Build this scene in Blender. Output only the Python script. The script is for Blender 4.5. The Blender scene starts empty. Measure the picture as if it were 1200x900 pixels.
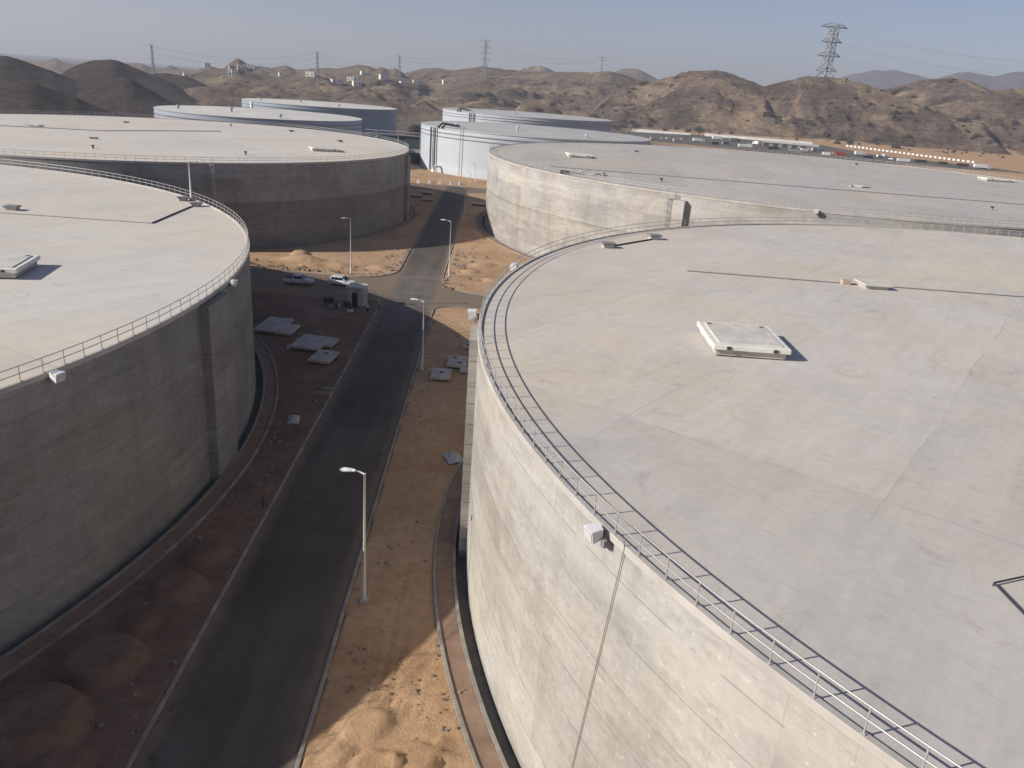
import bpy, math, random
import numpy as np
from mathutils import Vector, Matrix
from mathutils.geometry import tessellate_polygon

SC = bpy.context.scene
COL = SC.collection
rad = math.radians

# ------------------------------------------------------------------ camera
cam_d = bpy.data.cameras.new('camera')
cam_d.sensor_width = 36.0
cam_d.lens = 27.886
cam_d.clip_start = 0.5
cam_d.clip_end = 30000.0
cam = bpy.data.objects.new('camera', cam_d)
COL.objects.link(cam)
CR, CU, CF = (0.997277, 0.025844, 0.069069), (-0.073746, 0.349493, 0.934032), (0.0, 0.936582, -0.350447)
cam.matrix_world = Matrix(((CR[0], CU[0], -CF[0], 0.0), (CR[1], CU[1], -CF[1], 0.0),
                           (CR[2], CU[2], -CF[2], 35.716), (0, 0, 0, 1)))
SC.camera = cam

# ------------------------------------------------------------------ light
SUN_EL = 28.0
SUN_AZ = 20.0            # shadows run 20 degrees off the x axis
sh = Vector((math.cos(rad(SUN_AZ)) * math.cos(rad(SUN_EL)), math.sin(rad(SUN_AZ)) * math.cos(rad(SUN_EL)), -math.sin(rad(SUN_EL))))
sun_d = bpy.data.lights.new('sun', 'SUN')
sun_d.energy = 4.6
sun_d.angle = rad(0.5)
sun_d.color = (1.0, 0.945, 0.87)
sun = bpy.data.objects.new('sun', sun_d)
COL.objects.link(sun)
sun.rotation_euler = sh.to_track_quat('-Z', 'Y').to_euler()
world = bpy.data.worlds.new('World')
SC.world = world
world.use_nodes = True
wn = world.node_tree
bg = wn.nodes['Background']
sky = wn.nodes.new('ShaderNodeTexSky')
sky.sky_type = 'NISHITA'
sky.sun_disc = False
sky.sun_elevation = rad(SUN_EL)
# direction to the sun in the ground plane is -sh; the sky's rotation is measured clockwise from +Y
sky.sun_rotation = math.atan2(-sh.x, -sh.y)
sky.altitude = 100.0
sky.air_density = 0.8
sky.dust_density = 0.4
sky.ozone_density = 1.0
tint = wn.nodes.new('ShaderNodeMix'); tint.data_type = 'RGBA'; tint.blend_type = 'MULTIPLY'
tint.inputs[0].default_value = 1.0; tint.inputs[7].default_value = (1.12, 1.0, 1.10, 1.0)
wn.links.new(sky.outputs[0], tint.inputs[6]); wn.links.new(tint.outputs[2], bg.inputs[0])
bg.inputs[1].default_value = 0.062
SC.view_settings.view_transform = 'Standard'
SC.view_settings.look = 'None'
SC.view_settings.exposure = 0.35
SC.view_settings.gamma = 1.0
SC.view_settings.use_curve_mapping = False

# ------------------------------------------------------------------ helpers
rng = random.Random(7)

class MB:
    """collects simple shapes and links them as one mesh object"""
    def __init__(s):
        s.v = []; s.f = []; s.m = []
    def add(s, vs, fs, mi=0):
        o = len(s.v); s.v += [tuple(x) for x in vs]
        s.f += [tuple(o + i for i in f) for f in fs]; s.m += [mi] * len(fs)
        return s
    def box(s, c, d, rz=0.0, mi=0, top=1.0):
        x, y, z = d[0] / 2, d[1] / 2, d[2] / 2
        ca, sa = math.cos(rz), math.sin(rz)
        vs = []
        for sz, k in ((-z, 1.0), (z, top)):
            for sx, sy in ((-x, -y), (x, -y), (x, y), (-x, y)):
                sx *= k; sy *= k
                vs.append((c[0] + sx * ca - sy * sa, c[1] + sx * sa + sy * ca, c[2] + sz))
        return s.add(vs, [(0, 3, 2, 1), (4, 5, 6, 7), (0, 1, 5, 4), (1, 2, 6, 5), (2, 3, 7, 6), (3, 0, 4, 7)], mi)
    def bevbox(s, c, d, b=0.04, rz=0.0, mi=0):
        """box whose vertical edges and top edge are chamfered"""
        x, y = d[0] / 2, d[1] / 2
        ca, sa = math.cos(rz), math.sin(rz)
        def ring(e, z):
            r = []
            for px, py in ((-x + b, -y), (x - b, -y), (x, -y + b), (x, y - b), (x - b, y), (-x + b, y), (-x, y - b), (-x, -y + b)):
                kx, ky = px * (x - e) / x, py * (y - e) / y
                r.append((c[0] + kx * ca - ky * sa, c[1] + kx * sa + ky * ca, c[2] + z))
            return r
        vs = ring(0, -d[2] / 2) + ring(0, d[2] / 2 - b) + ring(b, d[2] / 2)
        fs = [tuple(range(7, -1, -1)), tuple(range(16, 24))]
        for k in (0, 8):
            for i in range(8):
                j = (i + 1) % 8
                fs.append((k + i, k + j, k + 8 + j, k + 8 + i))
        return s.add(vs, fs, mi)
    def tube(s, pts, r, n=6, mi=0, closed=False, cap=True):
        pts = [Vector(p) for p in pts]
        rs = r if isinstance(r, (list, tuple)) else [r] * len(pts)
        vs = []; N = len(pts)
        for i, p in enumerate(pts):
            a = pts[(i - 1) % N] if (i or closed) else p
            b = pts[(i + 1) % N] if (i < N - 1 or closed) else p
            t = (b - a).normalized()
            up = Vector((0, 0, 1)) if abs(t.z) < 0.9 else Vector((1, 0, 0))
            u = t.cross(up).normalized(); w = u.cross(t)
            for k in range(n):
                an = 2 * math.pi * k / n
                vs.append(p + (u * math.cos(an) + w * math.sin(an)) * rs[i])
        fs = []
        for i in range(N if closed else N - 1):
            j = (i + 1) % N
            for k in range(n):
                l = (k + 1) % n
                fs.append((i * n + k, j * n + k, j * n + l, i * n + l))
        if cap and not closed:
            fs.append(tuple(range(n - 1, -1, -1))); fs.append(tuple(range((N - 1) * n, N * n)))
        return s.add(vs, fs, mi)
    def bar(s, a, b, w, mi=0):
        return s.tube([a, b], w * 0.7, 4, mi)
    def revolve(s, prof, seg=128, a0=0.0, a1=2 * math.pi, mi=0, close=False):
        full = abs(a1 - a0 - 2 * math.pi) < 1e-6
        n = seg if full else seg + 1
        P = len(prof); vs = []
        for i in range(n):
            a = a0 + (a1 - a0) * i / seg
            for r, z in prof:
                vs.append((r * math.cos(a), r * math.sin(a), z))
        fs = []
        for i in range(seg):
            j = (i + 1) % n
            for k in range(P if close else P - 1):
                l = (k + 1) % P
                fs.append((i * P + k, j * P + k, j * P + l, i * P + l))
        if not full and close:
            fs.append(tuple(range(P))); fs.append(tuple((n - 1) * P + k for k in range(P - 1, -1, -1)))
        return s.add(vs, fs, mi)
    def prism(s, poly, z0, z1, mi=0):
        n = len(poly)
        vs = [(x, y, z0) for x, y in poly] + [(x, y, z1) for x, y in poly]
        fs = [tuple(range(n - 1, -1, -1)), tuple(range(n, 2 * n))] + [(i, (i + 1) % n, n + (i + 1) % n, n + i) for i in range(n)]
        return s.add(vs, fs, mi)
    def mesh(s, name, mats, smooth=False):
        me = bpy.data.meshes.new(name)
        me.from_pydata([tuple(v) for v in s.v], [], s.f)
        for m in (mats if isinstance(mats, (list, tuple)) else [mats]):
            me.materials.append(m)
        if len(me.materials) > 1:
            me.polygons.foreach_set('material_index', s.m)
        if smooth:
            me.polygons.foreach_set('use_smooth', [True] * len(me.polygons))
        me.update()
        return me
    def build(s, name, mats, parent=None, smooth=False, loc=None, rz=0.0):
        return link(name, s.mesh(name, mats, smooth), parent, loc, rz)

def link(name, me, parent=None, loc=None, rz=0.0):
    o = bpy.data.objects.new(name, me)
    COL.objects.link(o)
    if parent is not None:
        o.parent = parent
    if loc is not None:
        o.location = loc
    o.rotation_euler[2] = rz
    return o

def tag(o, label=None, cat=None, group=None, kind=None):
    if label: o['label'] = label
    if cat: o['category'] = cat
    if group: o['group'] = group
    if kind: o['kind'] = kind
    return o

def thing(name, label, cat, loc=(0, 0, 0), rz=0.0, group=None):
    return tag(link(name, None, None, loc, rz), label, cat, group)

def copy_tree(o, parent=None):
    c = o.copy(); COL.objects.link(c)
    c.parent = parent
    for ch in list(o.children):
        copy_tree(ch, c)
    return c

def autosmooth(o, deg=35):
    me = o.data
    me.polygons.foreach_set('use_smooth', [True] * len(me.polygons))
    me.set_sharp_from_angle(angle=rad(deg))

# numpy value noise
def _h(ix, iy, seed):
    n = (ix.astype(np.int64) * 374761393 + iy.astype(np.int64) * 668265263 + seed * 1442695041) & 0x7fffffff
    n = ((n ^ (n >> 13)) * 1274126177) & 0x7fffffff
    return ((n ^ (n >> 16)) & 0xffff) / 65535.0
def vnoise(x, y, seed=0):
    x = np.asarray(x, float); y = np.asarray(y, float)
    ix = np.floor(x); iy = np.floor(y); fx = x - ix; fy = y - iy
    fx = fx * fx * (3 - 2 * fx); fy = fy * fy * (3 - 2 * fy)
    a = _h(ix, iy, seed); b = _h(ix + 1, iy, seed); c = _h(ix, iy + 1, seed); d = _h(ix + 1, iy + 1, seed)
    return (a * (1 - fx) + b * fx) * (1 - fy) + (c * (1 - fx) + d * fx) * fy
def fbm(x, y, seed=0, oct=4, ridged=False):
    s = 0; a = 0.5; t = 0
    for k in range(oct):
        n = vnoise(x * 2 ** k + 17.3 * k, y * 2 ** k - 9.1 * k, seed + k)
        if ridged: n = 1 - np.abs(2 * n - 1)
        s = s + a * n; t += a; a *= 0.5
    return s / t
def sstep(t):
    t = np.clip(t, 0, 1)
    return t * t * (3 - 2 * t)

# ------------------------------------------------------------------ materials
class NT:
    def __init__(s, name, rough=0.9, spec=0.3):
        s.mat = bpy.data.materials.new(name)
        s.mat.use_nodes = True
        s.t = s.mat.node_tree
        s.b = s.t.nodes['Principled BSDF']
        s.b.inputs['Roughness'].default_value = rough
        s.b.inputs['Specular IOR Level'].default_value = spec
        s.tc = s.t.nodes.new('ShaderNodeTexCoord')
    def n(s, typ, **kw):
        nd = s.t.nodes.new(typ)
        for k, v in kw.items(): setattr(nd, k, v)
        return nd
    def set(s, sock, v):
        if isinstance(v, bpy.types.NodeSocket): s.t.links.new(v, sock)
        else:
            if sock.type == 'RGBA' and len(v) == 3: v = (*v, 1.0)
            sock.default_value = v
    def math(s, op, a, b=0.0, c=None):
        nd = s.n('ShaderNodeMath', operation=op)
        s.set(nd.inputs[0], a); s.set(nd.inputs[1], b)
        if c is not None: s.set(nd.inputs[2], c)
        return nd.outputs[0]
    def obj(s): return s.tc.outputs['Object']
    def sep(s, v):
        nd = s.n('ShaderNodeSeparateXYZ'); s.set(nd.inputs[0], v); return nd.outputs
    def comb(s, x, y, z=0.0):
        nd = s.n('ShaderNodeCombineXYZ')
        s.set(nd.inputs[0], x); s.set(nd.inputs[1], y); s.set(nd.inputs[2], z); return nd.outputs[0]
    def scl(s, v, k):
        nd = s.n('ShaderNodeVectorMath', operation='MULTIPLY'); s.set(nd.inputs[0], v); nd.inputs[1].default_value = k; return nd.outputs[0]
    def noise(s, v, scale, detail=4.0, rough=0.55, dist=0.0):
        nd = s.n('ShaderNodeTexNoise')
        s.set(nd.inputs['Vector'], v)
        nd.inputs['Scale'].default_value = scale; nd.inputs['Detail'].default_value = detail
        nd.inputs['Roughness'].default_value = rough; nd.inputs['Distortion'].default_value = dist
        return nd.outputs['Fac']
    def white(s, v):
        nd = s.n('ShaderNodeTexWhiteNoise', noise_dimensions='3D'); s.set(nd.inputs['Vector'], v); return nd.outputs['Value']
    def ramp(s, fac, stops, interp='LINEAR'):
        nd = s.n('ShaderNodeValToRGB'); s.set(nd.inputs[0], fac); cr = nd.color_ramp
        cr.interpolation = interp
        while len(cr.elements) < len(stops): cr.elements.new(0.5)
        for e, (p, c) in zip(cr.elements, stops):
            e.position = p; e.color = (c, c, c, 1) if isinstance(c, (int, float)) else (*c, 1)
        return nd.outputs[0]
    def mix(s, fac, a, b, blend='MIX'):
        nd = s.n('ShaderNodeMix', data_type='RGBA', blend_type=blend)
        s.set(nd.inputs[0], fac); s.set(nd.inputs[6], a); s.set(nd.inputs[7], b); return nd.outputs[2]
    def color(s, c): s.set(s.b.inputs['Base Color'], c); return s
    def bump(s, h, strength=0.3, dist=0.05):
        nd = s.n('ShaderNodeBump'); nd.inputs['Strength'].default_value = strength; nd.inputs['Distance'].default_value = dist
        s.set(nd.inputs['Height'], h); s.t.links.new(nd.outputs[0], s.b.inputs['Normal']); return s

def plain(name, c, rough=0.7, var=0.12, scale=1.5, metal=0.0, bump=0.0):
    m = NT(name, rough)
    f = m.noise(m.obj(), scale, 5, 0.6)
    k = m.ramp(f, [(0.3, 1 - var), (0.7, 1 + var)])
    m.color(m.mix(1.0, (*c, 1), k, 'MULTIPLY'))
    m.b.inputs['Metallic'].default_value = metal
    if bump: m.bump(m.noise(m.obj(), scale * 6, 4), bump, 0.02)
    return m.mat

def concrete_wall(name, c, R, H, seed=0.0, stain=0.35, cream=0.0, lift=2.4, panel=7.5, two=0.0):
    """cast wall: panels and lifts of slightly different mixes, run-off streaks, filled tie holes"""
    m = NT(name, 0.92, 0.25)
    x, y, z = m.sep(m.obj())
    u = m.math('MULTIPLY', m.math('ARCTAN2', y, x), R)
    uv = m.comb(u, z, seed)
    pu = m.math('FLOOR', m.math('DIVIDE', u, panel)); pv = m.math('FLOOR', m.math('DIVIDE', z, lift))
    pan = m.white(m.comb(pu, pv, seed)); col_ = m.white(m.comb(pu, 3.0, seed + 1.0)); row = m.white(m.comb(5.0, pv, seed + 2.0))
    big = m.noise(uv, 0.11, 6, 0.62, 0.6)
    streak = m.noise(m.scl(uv, (0.55, 0.06, 1)), 1.0, 4, 0.6)
    horiz = m.noise(m.scl(uv, (0.16, 0.85, 1)), 1.0, 6, 0.72, 0.5)
    fine = m.noise(uv, 2.6, 6, 0.7)
    tone = m.math('ADD', m.math('MULTIPLY', pan, 0.14), m.math('ADD', m.math('MULTIPLY', col_, 0.08), m.math('MULTIPLY', row, 0.20)))
    tone = m.math('ADD', tone, 0.70)
    k1 = m.ramp(big, [(0.30, 0.80), (0.5, 1.0), (0.72, 1.16)])
    k2 = m.ramp(streak, [(0.25, 1 - stain * 0.55), (0.5, 1.0), (0.75, 1.06)])
    k3 = m.ramp(horiz, [(0.30, 0.84), (0.5, 1.0), (0.7, 1.13)])
    k4 = m.ramp(fine, [(0.3, 0.88), (0.7, 1.10)])
    tint = m.mix(m.ramp(m.noise(uv, 0.07, 4, 0.6), [(0.4, 0.0), (0.62, 1.0)]), c, tuple(a * b for a, b in zip(c, (1.03, 0.98, 0.90))))
    cc = m.mix(1.0, tint, tone, 'MULTIPLY')
    for k in (k1, k2, k3, k4): cc = m.mix(1.0, cc, k, 'MULTIPLY')
    smear = m.ramp(m.noise(m.scl(uv, (0.45, 1.9, 1)), 1.0, 8, 0.78, 0.8), [(0.53, 0.0), (0.60, 1.0)])
    cc = m.mix(m.math('MULTIPLY', smear, m.math('MULTIPLY', pan, 0.45)), cc, tuple(min(0.8, q_ * 1.32) for q_ in c))
    grime = m.ramp(m.noise(m.scl(uv, (0.35, 0.6, 1)), 1.0, 9, 0.8, 1.0), [(0.36, 1.0), (0.46, 0.0)])
    cc = m.mix(m.math('MULTIPLY', grime, 0.35), cc, tuple(q_ * k_ for q_, k_ in zip(c, (0.58, 0.56, 0.52))))
    vu = m.math('ABSOLUTE', m.math('SUBTRACT', m.math('FRACT', m.math('DIVIDE', u, 2.5)), 0.5))
    vline = m.math('MULTIPLY', m.math('GREATER_THAN', vu, 0.488), m.math('GREATER_THAN', m.white(m.comb(m.math('FLOOR', m.math('DIVIDE', u, 2.5)), pv, seed + 4.0)), 0.5))
    cc = m.mix(m.math('MULTIPLY', vline, 0.22), cc, tuple(q_ * 0.5 for q_ in c))
    # laitance band that ran down from the rim, ragged lower edge
    d = m.math('SUBTRACT', H, z)
    rag = m.math('ADD', d, m.math('MULTIPLY', m.math('SUBTRACT', m.noise(m.scl(uv, (0.9, 0.25, 1)), 1.0, 6, 0.7), 0.5), 2.6))
    band = m.ramp(m.math('DIVIDE', rag, 4.0), [(0.30, 0.0), (0.42, 1.0), (0.62, 1.0), (0.85, 0.0)])
    if cream > 0:
        cc = m.mix(m.math('MULTIPLY', band, cream), cc, (0.50, 0.475, 0.42))
    # filled tie holes, paler dots on a 1.35 m grid
    fu = m.math('SUBTRACT', m.math('FRACT', m.math('DIVIDE', u, 1.35)), 0.5); fv = m.math('SUBTRACT', m.math('FRACT', m.math('DIVIDE', z, 1.2)), 0.5)
    dd = m.math('SQRT', m.math('ADD', m.math('MULTIPLY', fu, fu), m.math('MULTIPLY', fv, fv)))
    dot = m.math('MULTIPLY', m.math('LESS_THAN', dd, 0.05), m.math('GREATER_THAN', m.white(m.comb(m.math('FLOOR', m.math('DIVIDE', u, 1.35)), m.math('FLOOR', m.math('DIVIDE', z, 1.2)), seed)), 0.45))
    cc = m.mix(m.math('MULTIPLY', dot, 0.28), cc, (0.75, 0.73, 0.68))
    # thin pour lines between lifts and formwork panels
    lz = m.math('ABSOLUTE', m.math('SUBTRACT', m.math('FRACT', m.math('DIVIDE', z, lift)), 0.5))
    line = m.math('MULTIPLY', m.math('GREATER_THAN', lz, 0.482), m.math('GREATER_THAN', m.noise(uv, 0.35, 3), 0.47))
    cc = m.mix(m.math('MULTIPLY', line, 0.45), cc, tuple(a * 0.45 for a in c))
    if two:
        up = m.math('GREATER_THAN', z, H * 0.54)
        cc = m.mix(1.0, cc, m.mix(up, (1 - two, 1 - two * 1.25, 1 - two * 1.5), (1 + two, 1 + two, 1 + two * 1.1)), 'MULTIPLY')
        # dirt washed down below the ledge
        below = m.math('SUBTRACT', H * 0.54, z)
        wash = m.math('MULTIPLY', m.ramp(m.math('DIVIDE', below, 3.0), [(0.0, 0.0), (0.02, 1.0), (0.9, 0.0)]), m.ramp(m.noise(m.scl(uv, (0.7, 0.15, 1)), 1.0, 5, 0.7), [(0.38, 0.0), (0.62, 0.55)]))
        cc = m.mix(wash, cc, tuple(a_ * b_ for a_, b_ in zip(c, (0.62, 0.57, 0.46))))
    m.color(cc)
    m.bump(m.math('ADD', fine, m.math('MULTIPLY', horiz, 0.8)), 0.35, 0.03)
    return m.mat

def roof_mat(name, c, seed=0.0, pan=10.0, ang=0.3, contrast=1.0):
    """broomed roof slab: pour strips, bleached and dusty patches, ponding stains"""
    m = NT(name, 0.9, 0.25)
    mp = m.n('ShaderNodeMapping'); m.set(mp.inputs[0], m.obj()); mp.inputs['Rotation'].default_value = (0, 0, ang); mp.inputs['Location'].default_value = (seed, seed * 1.7, 0)
    v = mp.outputs[0]
    x, y, z = m.sep(v)
    warp = m.math('MULTIPLY', m.math('SUBTRACT', m.noise(v, 0.12, 3), 0.5), 0.9)
    px = m.math('FLOOR', m.math('DIVIDE', m.math('ADD', x, warp), pan)); py = m.math('FLOOR', m.math('DIVIDE', m.math('ADD', y, m.math('MULTIPLY', warp, -0.6)), pan * 2.3))
    pnl = m.white(m.comb(px, py, seed))
    big = m.noise(v, 0.045, 5, 0.6, 0.8)
    mid = m.noise(m.scl(v, (1.0, 0.35, 1)), 0.22, 6, 0.68, 1.2)
    brush = m.noise(m.scl(v, (2.2, 0.10, 1)), 1.0, 5, 0.7)
    fine = m.noise(v, 1.7, 6, 0.7)
    def kk(f, lo, hi): return m.ramp(f, [(0.28, 1 - lo * contrast), (0.5, 1.0), (0.74, 1 + hi * contrast)])
    cc = m.mix(m.ramp(big, [(0.40, 0.0), (0.64, 1.0)]), c, tuple(a * b for a, b in zip(c, (1.04, 0.98, 0.88))))
    cc = m.mix(m.ramp(m.noise(v, 0.09, 4, 0.6), [(0.52, 0.0), (0.70, 0.7)]), cc, tuple(a * b for a, b in zip(c, (0.88, 0.885, 0.90))))
    for k in (m.ramp(pnl, [(0.0, 1 - 0.10 * contrast), (0.25, 1 - 0.03 * contrast), (1.0, 1 + 0.04 * contrast)]), kk(mid, 0.13, 0.09), kk(brush, 0.06, 0.06), kk(fine, 0.08, 0.08), m.ramp(m.noise(m.scl(v, (0.5, 1.6, 1)), 0.7, 9, 0.78, 1.5), [(0.36, 1 - 0.13 * contrast), (0.46, 1.0), (0.56, 1.0), (0.64, 1 + 0.07 * contrast)])):
        cc = m.mix(1.0, cc, k, 'MULTIPLY')
    def seam(q, w):
        f = m.math('ABSOLUTE', m.math('SUBTRACT', m.math('FRACT', q), 0.5))
        return m.math('GREATER_THAN', f, 0.5 - w)
    sx_ = seam(m.math('DIVIDE', m.math('ADD', x, warp), pan), 0.05 / pan); sy_ = seam(m.math('DIVIDE', m.math('ADD', y, m.math('MULTIPLY', warp, -0.6)), pan * 2.3), 0.05 / (pan * 2.3))
    sm_ = m.math('MULTIPLY', m.math('MAXIMUM', sx_, sy_), m.ramp(m.noise(v, 0.15, 4), [(0.42, 0.0), (0.6, 0.40)]))
    cc = m.mix(sm_, cc, tuple(a * 0.55 for a in c))
    st = m.ramp(m.noise(v, 0.16, 8, 0.75, 2.0), [(0.59, 0.0), (0.66, 0.40)])
    cc = m.mix(st, cc, tuple(a * b for a, b in zip(c, (0.62, 0.58, 0.55))))
    m.color(cc)
    m.bump(m.math('ADD', fine, m.math('MULTIPLY', brush, 0.5)), 0.15, 0.02)
    return m.mat

def sand_mat(name):
    m = NT(name, 0.95, 0.15)
    v = m.obj()
    big = m.noise(v, 0.012, 5, 0.6, 0.5); mid = m.noise(v, 0.11, 6, 0.65, 0.6); fine = m.noise(v, 1.1, 8, 0.75)
    peb = m.n('ShaderNodeTexVoronoi'); m.set(peb.inputs['Vector'], v); peb.inputs['Scale'].default_value = 2.3
    cc = m.mix(m.ramp(mid, [(0.32, 0.0), (0.66, 1.0)]), (0.38, 0.225, 0.118), (0.53, 0.35, 0.205))
    cc = m.mix(m.ramp(big, [(0.45, 0.0), (0.7, 0.65)]), cc, (0.42, 0.315, 0.215))
    cc = m.mix(1.0, cc, m.ramp(fine, [(0.25, 0.70), (0.5, 1.0), (0.78, 1.22)]), 'MULTIPLY')
    # redder, darker fill west of the road
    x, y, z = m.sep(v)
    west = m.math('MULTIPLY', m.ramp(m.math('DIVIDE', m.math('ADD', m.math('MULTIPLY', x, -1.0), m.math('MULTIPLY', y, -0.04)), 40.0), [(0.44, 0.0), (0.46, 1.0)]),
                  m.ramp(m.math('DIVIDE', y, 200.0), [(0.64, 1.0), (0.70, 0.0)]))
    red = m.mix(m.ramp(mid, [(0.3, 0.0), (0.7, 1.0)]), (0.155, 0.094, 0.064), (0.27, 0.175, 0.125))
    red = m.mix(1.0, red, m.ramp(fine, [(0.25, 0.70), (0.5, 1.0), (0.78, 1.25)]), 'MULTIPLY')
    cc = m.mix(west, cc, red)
    # grey brown gravel plain north and west of the tank farm
    ax = m.math('ADD', y, m.math('MULTIPLY', x, -0.75))
    plain_ = m.math('MULTIPLY', m.ramp(m.math('ADD', m.math('DIVIDE', ax, 1000.0), m.math('MULTIPLY', m.math('SUBTRACT', mid, 0.5), 0.08)), [(0.43, 0.0), (0.47, 1.0)]), m.ramp(m.math('DIVIDE', m.math('SUBTRACT', m.math('MULTIPLY', x, 1.0), m.math('MULTIPLY', y, 0.06)), 100.0), [(0.3, 1.0), (0.9, 0.0)]))
    scrub = m.mix(m.ramp(m.noise(v, 0.05, 7, 0.7, 0.5), [(0.35, 0.0), (0.65, 1.0)]), (0.105, 0.083, 0.065), (0.21, 0.165, 0.122))
    cc = m.mix(plain_, cc, m.mix(1.0, scrub, m.ramp(fine, [(0.25, 0.75), (0.78, 1.2)]), 'MULTIPLY'))
    cc = m.mix(m.ramp(peb.outputs['Distance'], [(0.05, 0.35), (0.16, 0.0)]), cc, (0.20, 0.15, 0.11))
    m.color(cc)
    m.bump(m.math('ADD', m.math('ADD', fine, m.math('MULTIPLY', m.noise(v, 5.0, 5, 0.7), 0.5)), m.math('MULTIPLY', mid, 1.5)), 0.8, 0.16)
    return m.mat

def asphalt_mat():
    m = NT('asphalt', 0.85, 0.3)
    v = m.obj()
    mid = m.noise(m.scl(v, (0.6, 0.05, 1)), 1.0, 5, 0.6); fine = m.noise(v, 5.0, 6, 0.75); big = m.noise(v, 0.08, 5, 0.6, 0.6)
    cc = m.mix(m.ramp(big, [(0.35, 0.0), (0.7, 1.0)]), (0.076, 0.063, 0.052), (0.120, 0.101, 0.083))
    cc = m.mix(1.0, cc, m.ramp(mid, [(0.3, 0.82), (0.7, 1.20)]), 'MULTIPLY')
    cc = m.mix(1.0, cc, m.ramp(fine, [(0.25, 0.75), (0.75, 1.3)]), 'MULTIPLY')
    # sand blown in along the edges and over the junction, whose paler colour also stands for sunlight on the road
    x, y, z = m.sep(v)
    off = m.math('ABSOLUTE', m.math('ADD', m.math('ADD', x, m.math('MULTIPLY', y, 0.04)), 13.35))
    edge = m.ramp(m.math('ADD', m.math('DIVIDE', off, 5.0), m.math('MULTIPLY', m.noise(v, 0.5, 5, 0.7), 0.35)), [(0.82, 0.0), (1.12, 0.8)])
    jn = m.math('MULTIPLY', m.ramp(m.math('ABSOLUTE', m.math('DIVIDE', m.math('SUBTRACT', y, 140.0), 30.0)), [(0.35, 1.0), (0.8, 0.0)]), m.ramp(m.noise(v, 0.35, 5, 0.7), [(0.35, 0.2), (0.65, 0.75)]))
    cc = m.mix(jn, cc, (0.21, 0.185, 0.155))
    cc = m.mix(edge, cc, (0.215, 0.16, 0.11))
    pt = m.ramp(m.noise(v, 0.45, 7, 0.75, 1.5), [(0.60, 0.0), (0.66, 0.5)])
    cc = m.mix(pt, cc, (0.035, 0.032, 0.03))
    m.color(cc)
    m.bump(fine, 0.4, 0.02)
    return m.mat

def rock_mat(name, dark, mid_, pale, dots=0.0, pale_lo=0.52):
    m = NT(name, 0.97, 0.1)
    v = m.obj()
    a = m.noise(v, 0.014, 8, 0.68, 0.8); b = m.noise(m.scl(v, (1, 1, 2.5)), 0.022, 9, 0.72, 0.6); f = m.noise(v, 0.16, 7, 0.75)
    cc = m.mix(m.ramp(b, [(0.35, 0.0), (0.60, 1.0)]), dark, mid_)
    cc = m.mix(m.ramp(a, [(pale_lo, 0.0), (pale_lo + 0.14, 1.0)]), cc, pale)
    g = m.n('ShaderNodeNewGeometry')
    nz = m.sep(g.outputs['Normal'])[2]
    cc = m.mix(m.ramp(nz, [(0.90, 0.0), (0.985, 0.65)]), cc, tuple(0.6 * x + 0.4 * y for x, y in zip(mid_, pale)))
    cc = m.mix(1.0, cc, m.ramp(f, [(0.25, 0.55), (0.5, 1.0), (0.78, 1.40)]), 'MULTIPLY')
    led = m.noise(m.scl(v, (0.5, 0.5, 3.0)), 0.09, 9, 0.78, 1.0)
    cc = m.mix(m.ramp(led, [(0.34, 0.6), (0.44, 0.0)]), cc, tuple(q * 0.6 for q in dark))
    cc = m.mix(m.ramp(led, [(0.56, 0.0), (0.64, 0.55)]), cc, tuple(min(1, q * 1.15) for q in pale))
    if dots:
        vo = m.n('ShaderNodeTexVoronoi'); m.set(vo.inputs['Vector'], v); vo.inputs['Scale'].default_value = 0.045
        d = m.math('MULTIPLY', m.ramp(vo.outputs['Distance'], [(0.13, 1.0), (0.22, 0.0)]), m.math('GREATER_THAN', m.noise(v, 0.012, 3), 0.52))
        cc = m.mix(m.math('MULTIPLY', d, dots), cc, (0.035, 0.034, 0.028))
    m.color(cc)
    m.bump(m.math('ADD', m.math('ADD', m.math('MULTIPLY', b, 6.0), m.math('MULTIPLY', led, 3.0)), f), 1.0, 2.4)
    return m.mat

M = {}
M['sand'] = sand_mat('sand')
M['asphalt'] = asphalt_mat()
M['kerb'] = plain('kerb_concrete', (0.28, 0.255, 0.22), 0.9, 0.35, 0.6, bump=0.2)
M['path'] = plain('path_fill', (0.26, 0.175, 0.12), 0.95, 0.25, 0.5, bump=0.3)
M['gutter'] = plain('gutter_concrete', (0.13, 0.12, 0.11), 0.9, 0.3, 0.7)
M['slab'] = plain('slab_concrete', (0.44, 0.41, 0.365), 0.9, 0.25, 0.9, bump=0.2)
M['hatch'] = plain('hatch_concrete', (0.58, 0.55, 0.49), 0.9, 0.16, 0.8, bump=0.15)
M['hatch_side'] = plain('hatch_paint', (0.72, 0.70, 0.62), 0.8, 0.10, 1.2)
M['rim'] = plain('rim_concrete', (0.46, 0.43, 0.385), 0.9, 0.18, 0.35, bump=0.2)
M['galv'] = plain('galvanised_steel', (0.50, 0.49, 0.47), 0.45, 0.10, 3.0, metal=0.35)
M['lamp_paint'] = plain('lamp_paint', (0.62, 0.60, 0.56), 0.5, 0.08, 2.0)
M['white'] = plain('white_paint', (0.74, 0.74, 0.72), 0.5, 0.06, 0.6)
M['dark'] = plain('dark_metal', (0.045, 0.045, 0.048), 0.6, 0.2, 2.0)
M['grey'] = plain('grey_metal', (0.22, 0.22, 0.225), 0.6, 0.15, 2.0)
M['black'] = plain('rubber', (0.02, 0.02, 0.02), 0.8, 0.2, 2.0)
M['rust'] = plain('rusty_steel', (0.22, 0.09, 0.05), 0.8, 0.3, 2.0)
M['orange'] = plain('orange_paint', (0.60, 0.28, 0.05), 0.5, 0.12, 1.0)
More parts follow.
